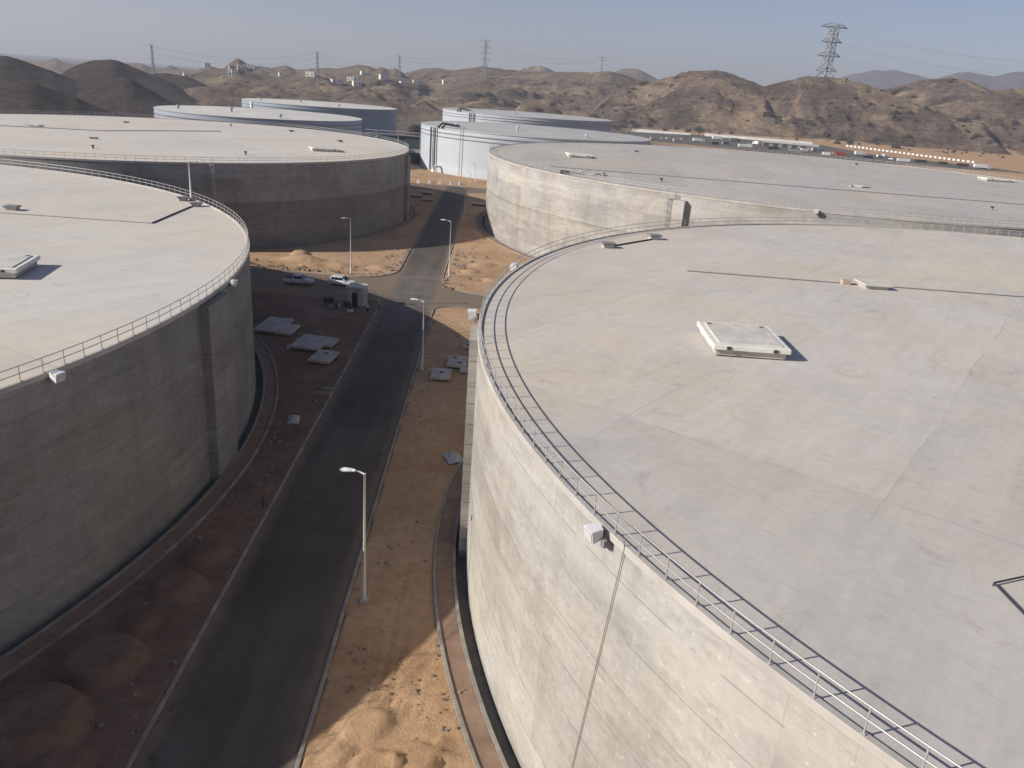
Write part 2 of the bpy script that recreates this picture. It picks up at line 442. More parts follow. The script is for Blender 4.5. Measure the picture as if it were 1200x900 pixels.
M['green'] = plain('green_sheet', (0.035, 0.07, 0.058), 0.6, 0.2, 0.4)
M['plaster'] = plain('white_plaster', (0.76, 0.74, 0.69), 0.9, 0.08, 0.2)
M['plaster2'] = plain('sand_plaster', (0.45, 0.37, 0.28), 0.9, 0.12, 0.2)
M['red'] = plain('red_oxide', (0.33, 0.09, 0.06), 0.7, 0.2, 1.0)
M['stone'] = plain('rubble_stone', (0.26, 0.20, 0.15), 0.95, 0.35, 1.5, bump=0.4)
M['plastic'] = plain('plastic_sheet', (0.42, 0.41, 0.40), 0.5, 0.2, 3.0)
M['bark'] = plain('bark', (0.10, 0.075, 0.055), 0.9, 0.3, 3.0)
M['leaf'] = plain('leaf', (0.055, 0.075, 0.030), 0.7, 0.4, 0.8)
M['leaf_dark'] = plain('leaf_dark', (0.035, 0.045, 0.024), 0.7, 0.4, 0.8)
M['car_white'] = plain('white_car_paint', (0.78, 0.78, 0.77), 0.25, 0.03, 0.6)
M['car_silver'] = plain('pale_car_paint', (0.60, 0.62, 0.66), 0.25, 0.03, 0.6)
g_ = NT('car_glass', 0.08, 0.6); g_.color((0.015, 0.017, 0.02, 1)); M['glass'] = g_.mat
M['light_lens'] = plain('lens', (0.6, 0.6, 0.58), 0.15, 0.03, 2.0)
M['tail_lens'] = plain('tail_lens', (0.35, 0.02, 0.02), 0.2, 0.03, 2.0)
M['skin'] = plain('skin', (0.28, 0.16, 0.10), 0.6, 0.08, 5.0)
M['hill_dark'] = rock_mat('dark_hill_rock', (0.050, 0.038, 0.032), (0.095, 0.071, 0.057), (0.15, 0.113, 0.088), pale_lo=0.56)
M['hill_sand'] = rock_mat('sandy_hill_rock', (0.105, 0.082, 0.067), (0.235, 0.178, 0.137), (0.46, 0.34, 0.225), dots=0.9, pale_lo=0.51)
M['mount'] = rock_mat('mountain_rock', (0.12, 0.09, 0.08), (0.17, 0.13, 0.11), (0.22, 0.17, 0.14))
M['boulder'] = plain('dark_boulder', (0.055, 0.048, 0.040), 0.95, 0.4, 0.2)

# ------------------------------------------------------------------ layout
#            x       y      R     H
TANKS = {'near_left': (-103.9, 65.5, 76.7, 16.6), 'near_right': (68.0, 60.8, 70.9, 18.45),
         'far_left': (-99.8, 217.2, 67.35, 17.35), 'far_right': (76.2, 226.8, 87.2, 18.9),
         'white_a': (2.3, 374.0, 51.2, 17.9), 'steel_a': (-114.0, 351.3, 41.7, 17.9),
         'steel_b': (-127.5, 504.5, 45.4, 17.9), 'white_b': (-3.2, 597.0, 60.1, 17.9)}

def fillet(poly, radii, n=8):
    out = []; marks = []
    N = len(poly)
    for i in range(N):
        p = Vector(poly[i]); r = radii[i]
        if r <= 0:
            marks.append(len(out)); out.append((p.x, p.y)); continue
        a = (Vector(poly[i - 1]) - p).normalized(); b = (Vector(poly[(i + 1) % N]) - p).normalized()
        ang = a.angle(b); d = r / math.tan(ang / 2)
        c = p + (a + b).normalized() * (r / math.sin(ang / 2))
        p0 = p + a * d; p1 = p + b * d
        a0 = math.atan2(p0.y - c.y, p0.x - c.x); a1 = math.atan2(p1.y - c.y, p1.x - c.x)
        da = (a1 - a0 + math.pi) % (2 * math.pi) - math.pi
        marks.append(len(out))
        for k in range(n + 1):
            t = a0 + da * k / n
            out.append((c.x + r * math.cos(t), c.y + r * math.sin(t)))
    return out, marks

def lx(y): return -17.7 - 0.04 * y
def rx(y): return -9.0 - 0.04 * y
road_c = [(lx(-10), -10), (rx(-10), -10), (rx(131), 131), (34, 129.0), (34, 137.5), (rx(140), 140), (rx(284), 284), (8, 284.5),
          (8, 297), (-95, 297), (-95, 284), (lx(284), 284), (lx(146.5), 146.5), (-57, 147.5), (-57, 137.5), (lx(131.5), 131.5)]
road_r = [0, 0, 3.5, 0, 0, 11, 5, 0, 0, 0, 0, 6, 8, 0, 0, 3.5]
ROAD, mk = fillet(road_c, road_r)

def poly_sd(px, py, poly):
    """signed distance, positive inside"""
    d = np.full(px.shape, 1e9); ins = np.zeros(px.shape, bool)
    n = len(poly)
    for i in range(n):
        ax, ay = poly[i]; bx, by = poly[(i + 1) % n]
        ex, ey = bx - ax, by - ay; L = ex * ex + ey * ey + 1e-12
        t = np.clip(((px - ax) * ex + (py - ay) * ey) / L, 0, 1)
        d = np.minimum(d, np.hypot(px - ax - t * ex, py - ay - t * ey))
        c = ((ay > py) != (by > py)) & (px < (bx - ax) * (py - ay) / ((by - ay) if by != ay else 1e-9) + ax)
        ins ^= c
    return np.where(ins, d, -d)

def base_z(x, y):
    ro = np.hypot(x, y); th = np.degrees(np.arctan2(x, y))
    return 13 * sstep((ro - 700) / 450) * sstep((th - 2) / 12)

def gz(x, y): return float(base_z(np.array(float(x)), np.array(float(y))))
# ------------------------------------------------------------------ ground
def axis(lo, hi, fine, far_lo, far_hi, growth=1.22):
    a = list(np.arange(lo, hi + 1e-6, fine))
    s = fine; x = hi
    while x < far_hi:
        s = min(s * growth, 260.0); x += s; a.append(x)
    s = fine; x = lo; b = []
    while x > far_lo:
        s = min(s * growth, 260.0); x -= s; b.append(x)
    return np.array(b[::-1] + a)
gx = axis(-50.0, 4.0, 0.26, -7500, 7500)
ya = np.r_[np.arange(24.0, 62.0, 0.26), np.arange(62.0, 175.0, 0.5), np.arange(175.0, 335.0, 1.0)]
yb = axis(24.0, 24.5, 0.4, -400, 24.2); yb = yb[yb < 23.7]
yc = [335.0]; s_ = 1.0
while yc[-1] < 7800: s_ = min(s_ * 1.2, 260.0); yc.append(yc[-1] + s_)
gy = np.r_[yb, ya, np.array(yc)]
GX, GY = np.meshgrid(gx, gy)
sd = poly_sd(GX, GY, ROAD)
GZ = base_z(GX, GY)
near = np.exp(-np.clip(np.hypot((GX + 20) / 60, (GY - 100) / 220) - 1, 0, 9) * 3)
GZ += near * (0.10 * (fbm(GX / 6, GY / 6, 3) - 0.3) + 0.09 * (fbm(GX / 1.3, GY / 1.3, 5, 3) - 0.5) + 0.06 * (fbm(GX / 0.55, GY / 0.55, 8, 2) - 0.5))
def mound(cx, cy, r, h, sq=1.0, rot=0.0, flat=0.5):
    ca, sa = math.cos(rot), math.sin(rot)
    dx = (GX - cx) * ca + (GY - cy) * sa; dy = (-(GX - cx) * sa + (GY - cy) * ca) * sq
    d = np.hypot(dx, dy) / r + 0.18 * (fbm(GX / 1.5, GY / 1.5, int(cx * 7) % 91, 3) - 0.5)
    return h * sstep((1 - d) / flat)
for a in ((-25.4, 34.6, 2.9, 1.25, 1.0, 0.3, 0.32), (-24.3, 39.9, 2.6, 1.0, 1.0, 0, 0.3), (-23.0, 48.0, 2.2, 0.75, 1.1, 0, 0.35), (-22.9, 52.6, 2.0, 0.6, 1, 0, 0.4),
          (-22.6, 32.0, 1.7, 0.4, 1, 0, .5), (-24.0, 44.0, 1.6, 0.3, 1, 0, .6),
          (-7.1, 36.4, 2.1, 0.42, 1.5, 0.5, 0.5), (-3.9, 34.2, 1.5, 0.42, 1.2, 0, 0.2), (-8.8, 34.0, 2.1, 0.3, 1, 0, 0.6), (-5.9, 33.2, 1.5, 0.40, 1, .2, 0.22), (-2.6, 38.2, 0.8, 0.35, 1, .2, 0.5), (-2.0, 35.2, 1.1, 0.5, 1, .2, 0.22),
          (-44.0, 158, 5, 0.9, 1.6, 0, .8), (-36, 155, 4, 0.6, 1.5, 0, .8), (-28, 156, 3, 0.5, 1, 0, .8), (-46.0, 163.0, 2.5, 0.8, 1, 0, .7),
          (-8, 165, 4, 0.6, 1.8, 0.4, .8), (-10, 158, 2.5, 0.5, 1, 0, .8), (-5, 152, 3, 0.5, 1.5, 0, .7), (-26.2, 91, 2.2, 0.3, 1, 0, .8), (-25, 70, 2.6, 0.35, 1.3, 0, .8), (-28, 118, 3, 0.4, 1.3, 0, .8),
          (-41, 153.5, 3.5, 0.45, 1.4, 0, .8)):
    GZ += mound(*a)
GZ += near * 0.16 * (fbm(GX / 0.9, GY / 0.9, 31, 3, True) - 0.6) * sstep((-20.5 - GX) / 2.0) * (GY < 128)
# wheel and foot marks pressed into the lit sand
for cx, cy, L, rot, n in ((-4.9, 39.4, 3.0, 0.35, 2), (-3.6, 41.0, 9.0, 1.45, 2), (-7.4, 34.0, 1.5, 1.1, 4), (-5.4, 38.0, 2.0, 1.2, 2), (-6.5, 55, 34, 1.60, 2)):
    for k in range(n):
        ca, sa = math.cos(rot), math.sin(rot)
        dx = (GX - cx) * ca + (GY - cy) * sa; dy = -(GX - cx) * sa + (GY - cy) * ca - k * 0.75
        GZ -= 0.14 * np.exp(-(dy / 0.16) ** 2) * (np.abs(dx) < L / 2) * (0.4 + 0.6 * (np.sin(dx * 11) > 0.0))
# slope beneath the white tanks, beyond the end of the road
GZ += 0.5 * sstep((GY - 299) / 10) * np.exp(-((GX + 20) / 60) ** 2) * (GY < 420)
# the sheet drops away under the road, its kerbs and the tanks
flat_ = sstep((-sd - 0.4) / 2.5)
GZ = np.where(sd > -40, np.minimum(GZ, GZ * flat_ + 0.08), GZ)
for k, (cx, cy, R, H) in TANKS.items():
    r = np.hypot(GX - cx, GY - cy)
    w = sstep((r - R - 3.0) / 2.0)
    GZ = np.where(r < R + 6, GZ * w - 0.03 * (1 - w), GZ)
    GZ = np.where(r < R + (1.65 if k in ('near_left', 'near_right', 'far_left', 'far_right') else -1.5), -1.3, GZ)
GZ = np.where(sd > -0.12, -0.45, GZ)
ny, nx = GX.shape
idx = np.arange(ny * nx).reshape(ny, nx)
quads = np.stack([idx[:-1, :-1], idx[:-1, 1:], idx[1:, 1:], idx[1:, :-1]], -1).reshape(-1, 4)
def grid_mesh(name, X, Y, Z, quads, mat):
    me = bpy.data.meshes.new(name)
    co = np.stack([X.ravel(), Y.ravel(), Z.ravel()], -1)
    me.vertices.add(len(co)); me.vertices.foreach_set('co', co.ravel())
    nq = len(quads)
    me.loops.add(nq * 4); me.loops.foreach_set('vertex_index', quads.ravel().astype(np.int32))
    me.polygons.add(nq); me.polygons.foreach_set('loop_start', np.arange(0, nq * 4, 4, dtype=np.int32))
    me.polygons.foreach_set('use_smooth', np.ones(nq, bool))
    me.materials.append(mat); me.update(calc_edges=True); me.validate()
    return me
ground = link('ground', grid_mesh('ground', GX, GY, GZ, quads, M['sand']))
tag(ground, 'orange brown sand and earth between and beyond the tanks', None, None, 'structure')

# ------------------------------------------------------------------ road and kerbs
me = bpy.data.meshes.new('road')
tri = tessellate_polygon([[Vector((x, y, 0)) for x, y in ROAD]])
me.from_pydata([(x, y, 0.0) for x, y in ROAD], [], [tuple(t) for t in tri])
me.materials.append(M['asphalt']); me.update()
for p in me.polygons:
    if p.normal.z < 0: p.flip()
tag(link('road', me), 'dark asphalt service road with a cross junction between the tanks', None, None, 'structure')

def kerb_run(name, pts, label, w=0.26, h=0.15, zb=-0.4, parent=None, inside=-1):
    """one continuous run of upstand kerb on the outer side of the road edge, slightly uneven, with worn joints"""
    P = []
    for a, b in zip(pts[:-1], pts[1:]):
        L = math.dist(a, b); n = max(1, int(L / 2.0))
        for k in range(n): P.append((a[0] + (b[0] - a[0]) * k / n, a[1] + (b[1] - a[1]) * k / n))
    P.append(pts[-1])
    vs = []; N = len(P)
    for i, p in enumerate(P):
        a = Vector(P[max(0, i - 1)]); b = Vector(P[min(N - 1, i + 1)])
        t = (b - a).normalized(); nrm = Vector((t.y, -t.x))
        j = rng.uniform(-0.02, 0.02); hh = h + rng.uniform(-0.015, 0.015)
        o = 0.0 + j
        for d, z in ((o, zb), (o, hh - 0.03), (o + 0.03, hh), (o + w - 0.03, hh), (o + w, hh - 0.03), (o + w, zb)):
            vs.append((p[0] + nrm.x * d, p[1] + nrm.y * d, z))
    fs = []
    for i in range(N - 1):
        for k in range(5):
            fs.append((i * 6 + k, i * 6 + 6 + k, i * 6 + 7 + k, i * 6 + 1 + k))
    fs += [(0, 1, 2, 3, 4, 5), tuple(range(N * 6 - 1, N * 6 - 7, -1))]
    b_ = MB(); b_.add(vs, fs)
    return tag(b_.build(name, M['kerb']), label, None, None, 'structure')
def run(i, j):
    a = mk[i]; b = mk[j + 1] if j + 1 < len(mk) else len(ROAD)
    return ROAD[a:b]
kerb_run('kerb', run(1, 3), 'pale kerb along the right edge of the near road')
kerb_run('kerb', run(4, 7), 'pale kerb curving right at the junction and along the far road')
kerb_run('kerb', run(8, 9), 'kerb on the far side of the road end below the white tank')
kerb_run('kerb', run(10, 13), 'pale kerb curving from the far road into the left cross road')
kerb_run('kerb', run(14, 15) + [ROAD[0]], 'long pale kerb along the left edge of the near road')

# ------------------------------------------------------------------ hills
RIDGES = [
    ('dark', 560, 90, 70, [(-34.3, 10.8), (-32.59, 14.8), (-31.97, 17.3), (-31.26, 19.5), (-30.75, 18.9), (-29.99, 16.2), (-29.35, 13.8), (-28.69, 12.3), (-28.05, 9.0), (-27.15, 5.7), (-26.22, 2.8)]),
    ('dark', 760, 130, 120, [(-34.86, 23.4), (-33.6, 28.4), (-32.35, 30.9), (-32.02, 30.9), (-31.45, 29.2), (-30.92, 26.9), (-30.38, 24.5), (-29.88, 22.7), (-29.25, 19.1), (-28.59, 16.1), (-27.78, 16.2), (-27.23, 14.8)]),
    ('dark', 680, 100, 90, [(-28.93, 5.3), (-28.19, 11.4), (-27.32, 17.1), (-26.73, 20.3), (-26.01, 22.5), (-25.54, 21.2), (-24.95, 17.1), (-24.39, 13.5), (-23.83, 9.8), (-23.21, 6.7)]),
    ('dark', 900, 150, 150, [(-29.94, 11.4), (-28.97, 22.2), (-28.4, 27.0), (-27.64, 31.7), (-27.17, 32.9), (-26.62, 33.9), (-26.25, 32.9), (-25.8, 30.5), (-25.24, 27.5), (-24.69, 23.7), (-24.08, 20.7), (-23.37, 16.2)]),
    ('dark', 980, 120, 150, [(-25.06, 17.2), (-24.3, 22.1), (-23.57, 23.7), (-22.74, 23.0), (-22.1, 20.5), (-21.36, 15.5), (-20.87, 11.0)]),
    ('sand', 1900, 300, 300, [(-31.78, 9.7), (-31.1, 19.7), (-30.68, 18.5), (-30.15, 19.8), (-29.56, 25.9), (-29.27, 21.9), (-28.7, 18.7), (-28.02, 20.3), (-26.17, 23.2), (-25.69, 27.6), (-24.98, 27.7), (-24.37, 21.1), (-23.69, 21.1), (-23.29, 27.8), (-22.81, 23.2), (-22.07, 21.6)]),
    ('sand', 1450, 300, 200, [(-23.07, 19.4), (-21.81, 25.4), (-21.04, 33.2), (-20.54, 30.3), (-20.18, 30.9), (-19.75, 40.6), (-19.33, 48.5), (-18.93, 43.5), (-18.42, 35.4), (-17.95, 38.9), (-17.42, 35.9), (-16.89, 39.5), (-16.36, 43.1), (-15.72, 37.7), (-14.75, 40.8), (-13.94, 43.6), (-13.11, 43.8), (-12.57, 47.4), (-11.74, 52.9), (-11.07, 51.5), (-10.63, 48.3), (-10.24, 51.7), (-9.79, 48.5), (-9.4, 51.9), (-8.95, 47.3)]),
    ('sand', 1100, 250, 200, [(-23.11, 12.7), (-21.84, 20.1), (-21.07, 25.0), (-20.2, 25.2), (-19.28, 24.5), (-18.23, 26.9), (-17.18, 26.3), (-16.38, 27.4), (-15.57, 30.0), (-14.92, 30.3), (-14.22, 26.3), (-13.4, 20.2), (-12.57, 16.2)]),
    ('sand', 1250, 260, 200, [(-13.12, 22.0), (-12.29, 30.2), (-11.46, 36.1), (-10.62, 33.9), (-9.95, 37.2), (-9.39, 40.4), (-8.65, 34.6), (-7.8, 32.3)]),
    ('sand', 1500, 300, 250, [(-8.94, 43.6), (-8.27, 47.6), (-7.54, 54.5), (-6.81, 57.2), (-6.24, 56.9), (-5.55, 54.7), (-4.99, 58.5), (-4.3, 60.5), (-3.57, 65.3), (-2.82, 64.6), (-1.85, 62.9), (-0.87, 63.9)]),
    ('sand', 1320, 350, 250, [(-7.23, 30.6), (-6.1, 39.8), (-4.97, 47.8), (-4.12, 52.9), (-3.27, 56.7), (-2.12, 56.7), (-0.98, 58.5), (0.46, 59.0), (1.59, 62.6), (2.74, 63.8), (3.87, 64.9), (5.0, 68.5), (5.75, 66.0), (6.74, 60.2), (7.89, 57.1), (9.0, 60.0)]),
    ('sand', 2300, 300, 300, [(-2.1, 58.4), (-1.26, 73.6), (-0.77, 88.9), (-0.32, 94.4), (0.36, 98.4), (0.76, 94.2), (1.3, 85.0), (2.01, 76.2)]),
    ('sand', 3000, 300, 300, [(4.2, 82.3), (5.17, 110.8), (5.7, 125.2), (6.26, 129.9), (6.71, 131.4), (7.3, 121.0), (8.13, 101.7)]),
    ('sand', 1050, 160, 200, [(5.41, 41.7), (7.07, 49.7), (8.42, 57.2), (9.23, 62.1), (9.75, 66.6), (10.56, 69.4), (11.11, 69.1), (11.8, 71.4), (12.47, 70.2), (13.15, 66.7), (13.89, 62.9), (14.63, 59.0), (15.32, 53.2)]),
    ('sand', 1020, 95, 200, [(13.79, 44.3), (14.77, 54.8), (15.52, 59.4), (16.52, 65.1), (17.52, 70.3), (18.18, 70.6), (19.06, 69.7), (19.93, 68.9), (20.61, 67.0), (21.38, 64.3), (22.44, 58.4), (23.74, 51.1), (25.03, 43.9), (26.52, 37.2), (27.97, 31.4)]),
    ('sand', 1250, 200, 250, [(19.5, 57.0), (20.96, 63.5), (22.4, 67.8), (23.3, 74.4), (24.09, 80.8), (24.86, 83.9), (25.63, 85.9), (26.36, 85.3), (26.94, 82.4), (27.53, 77.9), (28.18, 71.6)]),
    ('sand', 1150, 150, 200, [(24.56, 44.3), (25.86, 54.1), (26.92, 61.3), (27.76, 66.3), (28.6, 70.2), (29.42, 74.0), (30.84, 79.4), (32.5, 77.7)]),
    ('sand', 1450, 200, 250, [(26.68, 70.0), (27.94, 79.3), (28.78, 83.0), (29.62, 85.5), (31.24, 91.4)]),
    ('mount', 5600, 900, 800, [(16.87, 154.0), (18.35, 193.3), (19.55, 230.2), (20.25, 256.3), (20.96, 272.4), (21.91, 287.3), (22.73, 289.4), (23.52, 281.8), (24.36, 262.8), (25.1, 248.1)]),
    ('mount', 5000, 900, 800, [(24.21, 208.1), (25.28, 243.1), (26.0, 267.3), (26.57, 274.1), (27.27, 265.1), (27.96, 256.1), (28.57, 271.1), (29.18, 286.0), (30.58, 311.8), (32.28, 287.7)]),
]
def hills(name, kind, th0, th1, ncol, rho, mat, label, seed):
    th = np.linspace(th0, th1, ncol)
    T, Rr = np.meshgrid(th, rho)
    X = Rr * np.sin(np.radians(T)); Y = Rr * np.cos(np.radians(T))
    Z = np.full(X.shape, -1e3); S = np.zeros(X.shape)
    w1 = fbm(X / 130, Y / 130, seed, 4) - 0.5
    g1 = fbm(X / 45, Y / 45, seed + 11, 4, True) - 0.5
    for kd, D, wf, wb, L in RIDGES:
        if kd != kind: continue
        a = np.array(L)
        sp = (a[1:, 0] - a[:-1, 0]).mean()
        aa = np.r_[a[0, 0] - 2.6, a[:, 0], a[-1, 0] + 2.6]; hh = np.r_[-6, a[:, 1], -6]
        h = np.interp(T, aa, hh)
        Dl = D * (1 + 0.03 * (fbm(T / 4.0, T * 0 + D, seed + 5, 1) - 0.5))
        t = np.where(Rr < Dl, (Dl - Rr) / wf, (Rr - Dl) / wb)
        t = np.clip(t, 0, 3)
        tt = np.clip(t * (1 + (0.35 if kind == 'dark' else (0.8 if D > 1060 else 0.4)) * w1) + (0.08 if kind == 'dark' else 0.20) * g1 * np.clip(t * 2.2, 0, 1), 0, 3)
        s = np.clip(1 - tt, 0, 1) ** 1.35
        s = np.where(t < 1e-9, 1, s)
        z = h * s - 4.0 * np.clip(tt - 1, 0, 1)
        m = z > Z
        Z = np.where(m, z, Z); S = np.where(m, 1 - s, S)
    if kind == 'sand':
        r_ = np.random.RandomState(5)
        for q_ in range(330):
            th_ = r_.uniform(-21, 4.5); D = r_.uniform(780, 1400); hh = r_.uniform(4, 15) * (D / 1000); rr = r_.uniform(18, 55)
            if q_ > 230: th_ = r_.uniform(5, 29); D = r_.uniform(935, 1030); hh = r_.uniform(3, 10); rr = r_.uniform(10, 34)
            kx, ky = D * math.sin(math.radians(th_)), D * math.cos(math.radians(th_))
            dd = np.hypot((X - kx) * r_.uniform(.6, 1.2), Y - ky) / rr * (1 + 0.5 * w1)
            k_ = hh * np.clip(1 - dd, 0, 1) ** 1.2
            Z = np.where(k_ > 0.05, np.maximum(Z, 0) + k_ * np.clip(1 - Z / 40, 0, 1), Z)
    amp = (0.95 if kind == 'dark' else 1.0) * np.clip(Z / 30.0, 0, 1.2) * np.clip(S * 1.6, 0, 1)
    Z = Z + amp * (13.0 * (fbm(X / 46, Y / 46, seed + 3, 6, True) - 0.62) + 9.0 * (fbm(X / 120, Y / 120, seed + 9, 3) - 0.55) + 6.5 * (fbm(X / 11, Y / 11, seed + 6, 3) - 0.5))
    Z = Z + base_z(X, Y) * np.clip(S, 0, 1)
    n, m_ = X.shape
    ii = np.arange(n * m_).reshape(n, m_)
    q = np.stack([ii[:-1, :-1], ii[1:, :-1], ii[1:, 1:], ii[:-1, 1:]], -1).reshape(-1, 4)
    zz = Z.ravel()
    keep = (zz[q] > -3).any(1)
    q = q[keep]
    used, inv = np.unique(q, return_inverse=True)
    q = inv.reshape(q.shape)
    o = link(name, grid_mesh(name, X.ravel()[used], Y.ravel()[used], np.maximum(zz[used], -6), q[:, ::-1], mat))
    return tag(o, label, None, None, 'structure')
HD = hills('dark_hills', 'dark', -38, -17, 260, np.geomspace(380, 1150, 200), M['hill_dark'], 'dark brown rounded rocky hills at the left behind the tanks', 21)
HS = hills('sandy_hills', 'sand', -36, 37, 760, np.r_[np.geomspace(700, 1700, 250), np.geomspace(1720, 3500, 50)], M['hill_sand'], 'tan and brown rocky desert hills across the background', 51)
hills('distant_mountains', 'mount', 13, 40, 200, np.geomspace(3900, 6600, 70), M['mount'], 'hazy purple mountains on the right horizon', 81)

bpy.context.view_layer.update()
def hill_z(x, y):
    z = gz(x, y)
    for o in (HD, HS):
        ok, p, n, i = o.ray_cast(Vector((x, y, 900)), Vector((0, 0, -1)))
        if ok: z = max(z, p.z)
    return z
def hill_hit(x, y, z):
    """where the line of sight from the camera platform towards a spot meets the hills"""
    o0 = Vector((0, 0, 35.716)); d = (Vector((x, y, z)) - o0).normalized(); best = None
    for o in (HD, HS):
        ok, p, n, i = o.ray_cast(o0, d)
        if ok and (best is None or p.length < best.length): best = p.copy()
    return best if best is not None else Vector((x, y, hill_z(x, y)))
rb_ = random.Random(12); bo = MB()
for _ in range(420):
    th_ = rad(rb_.choice([rb_.uniform(4, 30), rb_.uniform(14, 28), rb_.uniform(-12, 8)])); D = rb_.uniform(880, 1080)
    x, y = D * math.sin(th_), D * math.cos(th_); z = hill_z(x, y); s = 0.7 + 3.6 * rb_.random() ** 3
    vs = []
    for sx, sy, sz in ((-1, -.8, -.4), (1, -.9, -.4), (.9, 1, -.4), (-1, .8, -.4), (-.6, -.5, 1), (.6, -.6, .8), (.5, .6, 1.1), (-.6, .5, .9)):
        vs.append((x + s * sx * rb_.uniform(.6, 1.5), y + s * sy * rb_.uniform(.6, 1.3), z + s * sz * rb_.uniform(.5, 1.1)))
    bo.add(vs, [(4, 5, 6, 7), (0, 1, 5, 4), (1, 2, 6, 5), (2, 3, 7, 6), (3, 0, 4, 7)])
tag(bo.build('boulders', M['boulder']), 'dark boulders and scrub scattered over the far hillsides', None, None, 'stuff')
# ------------------------------------------------------------------ tanks
def disc(R, z0, rise, rings=14, seg=128):
    vs = [(0, 0, z0 + rise)]; fs = []
    for i in range(1, rings + 1):
        r = R * i / rings
        for k in range(seg):
            a = 2 * math.pi * k / seg
            vs.append((r * math.cos(a), r * math.sin(a), z0 + rise * (1 - i / rings)))
    for k in range(seg): fs.append((0, 1 + k, 1 + (k + 1) % seg))
    for i in range(rings - 1):
        for k in range(seg):
            l = (k + 1) % seg; a = 1 + i * seg
            fs.append((a + k, a + seg + k, a + seg + l, a + l))
    b = MB(); b.add(vs, fs); return b

def concrete_tank(key, label, wall, roof, butt, rail, group='large concrete water tanks', seg=256, rise=0.35, ledge=True):
    cx, cy, R, H = TANKS[key]
    t = thing('water_tank', label, 'tank', (cx, cy, 0), 0, group)
    zm = H * 0.54
    b = MB(); b.revolve([(R, -1.2), (R - 0.03, H - 0.25)] if not ledge else [(R, -1.2), (R, zm - 0.14), (R + 0.09, zm - 0.06), (R + 0.09, zm + 0.06), (R - 0.03, zm + 0.14), (R - 0.03, H - 0.25)], seg)
    o = b.build('wall', wall, t); autosmooth(o, 30)
    b = MB(); b.revolve([(R - 0.02, H - 0.30), (R + 0.06, H - 0.22), (R + 0.06, H + 0.09), (R + 0.04, H + 0.12), (R - 0.21, H + 0.12), (R - 0.24, H + 0.09), (R - 0.25, H - 0.1)], seg)
    o = b.build('rim_kerb', M['rim'], t); autosmooth(o, 30)
    o = disc(R - 0.24, H, rise).build('roof', roof, t, True)
    for ac, half, p, zt, blocks in butt:
        nb = 11 if blocks else 1
        bt = None
        for k in range(nb):
            z0 = -0.6 + (zt + 0.6) * k / nb; z1 = -0.6 + (zt + 0.6) * (k + 1) / nb - (0.05 if blocks else 0)
            b = MB(); b.revolve([(R - 0.3, z0), (R + p, z0), (R + p, z1), (R - 0.3, z1)], 6, rad(ac - half), rad(ac + half), 0, True)
            if k == 0: bt = b.build('buttress', wall, t)
            else: b.build('block', wall, bt)
    if rail:
        n = int(round(2 * math.pi * R / 1.74))
        rr = R - 0.10; hz = H + 0.12
        ring = lambda z, r_: [(rr * math.cos(2 * math.pi * i / (n * (2 if rail == 'full' else 1))), rr * math.sin(2 * math.pi * i / (n * (2 if rail == 'full' else 1))), z) for i in range(n * (2 if rail == 'full' else 1))]
        rw = 0.033
        b = MB(); b.tube(ring(hz + 0.98, 0), rw, 5, closed=True)
        rl = b.build('railing', M['galv'], t, True)
        b = MB(); b.tube(ring(hz + 0.50, 0), rw, 5, closed=True); b.build('mid_rail', M['galv'], rl, True)
        if rail == 'full':
            b = MB(); b.tube([(0, 0, 0), (0, 0, 0.98)], rw, 6); b.box((0, 0, 0.02), (0.16, 0.16, 0.03))
            me = b.mesh('post', M['galv'])
            for i in range(n):
                a = 2 * math.pi * i / n
                link('post', me, rl, (rr * math.cos(a), rr * math.sin(a), hz), a)
        else:
            b = MB()
            for i in range(n):
                a = 2 * math.pi * i / n; x, y = rr * math.cos(a), rr * math.sin(a)
                b.tube([(x, y, hz), (x, y, hz + 0.98)], rw, 4, cap=False)
            tag(b.build('railing_posts', M['galv'], rl), kind='stuff')
    # footing gutter, inspection path and its two kerbs
    ap = tag(link('perimeter_path', None, None, (cx, cy, 0)), 'ring of gutter, path and kerbs round the foot of a tank', None, None, 'structure')
    b = MB(); b.revolve([(R - 0.05, -0.55), (R + 0.88, -0.55)], seg); b.build('gutter', M['gutter'], ap)
    b = MB(); b.revolve([(R + 0.86, -0.6), (R + 0.86, 0.09), (R + 1.10, 0.09), (R + 1.10, -0.3)], seg); b.build('inner_kerb', M['kerb'], ap)
    b = MB(); b.revolve([(R + 1.09, 0.0), (R + 2.42, 0.015)], seg); b.build('path', M['path'], ap)
    b = MB(); b.revolve([(R + 2.40, -0.3), (R + 2.40, 0.13), (R + 2.62, 0.13), (R + 2.62, -0.4)], seg); b.build('outer_kerb', M['kerb'], ap)
    return t

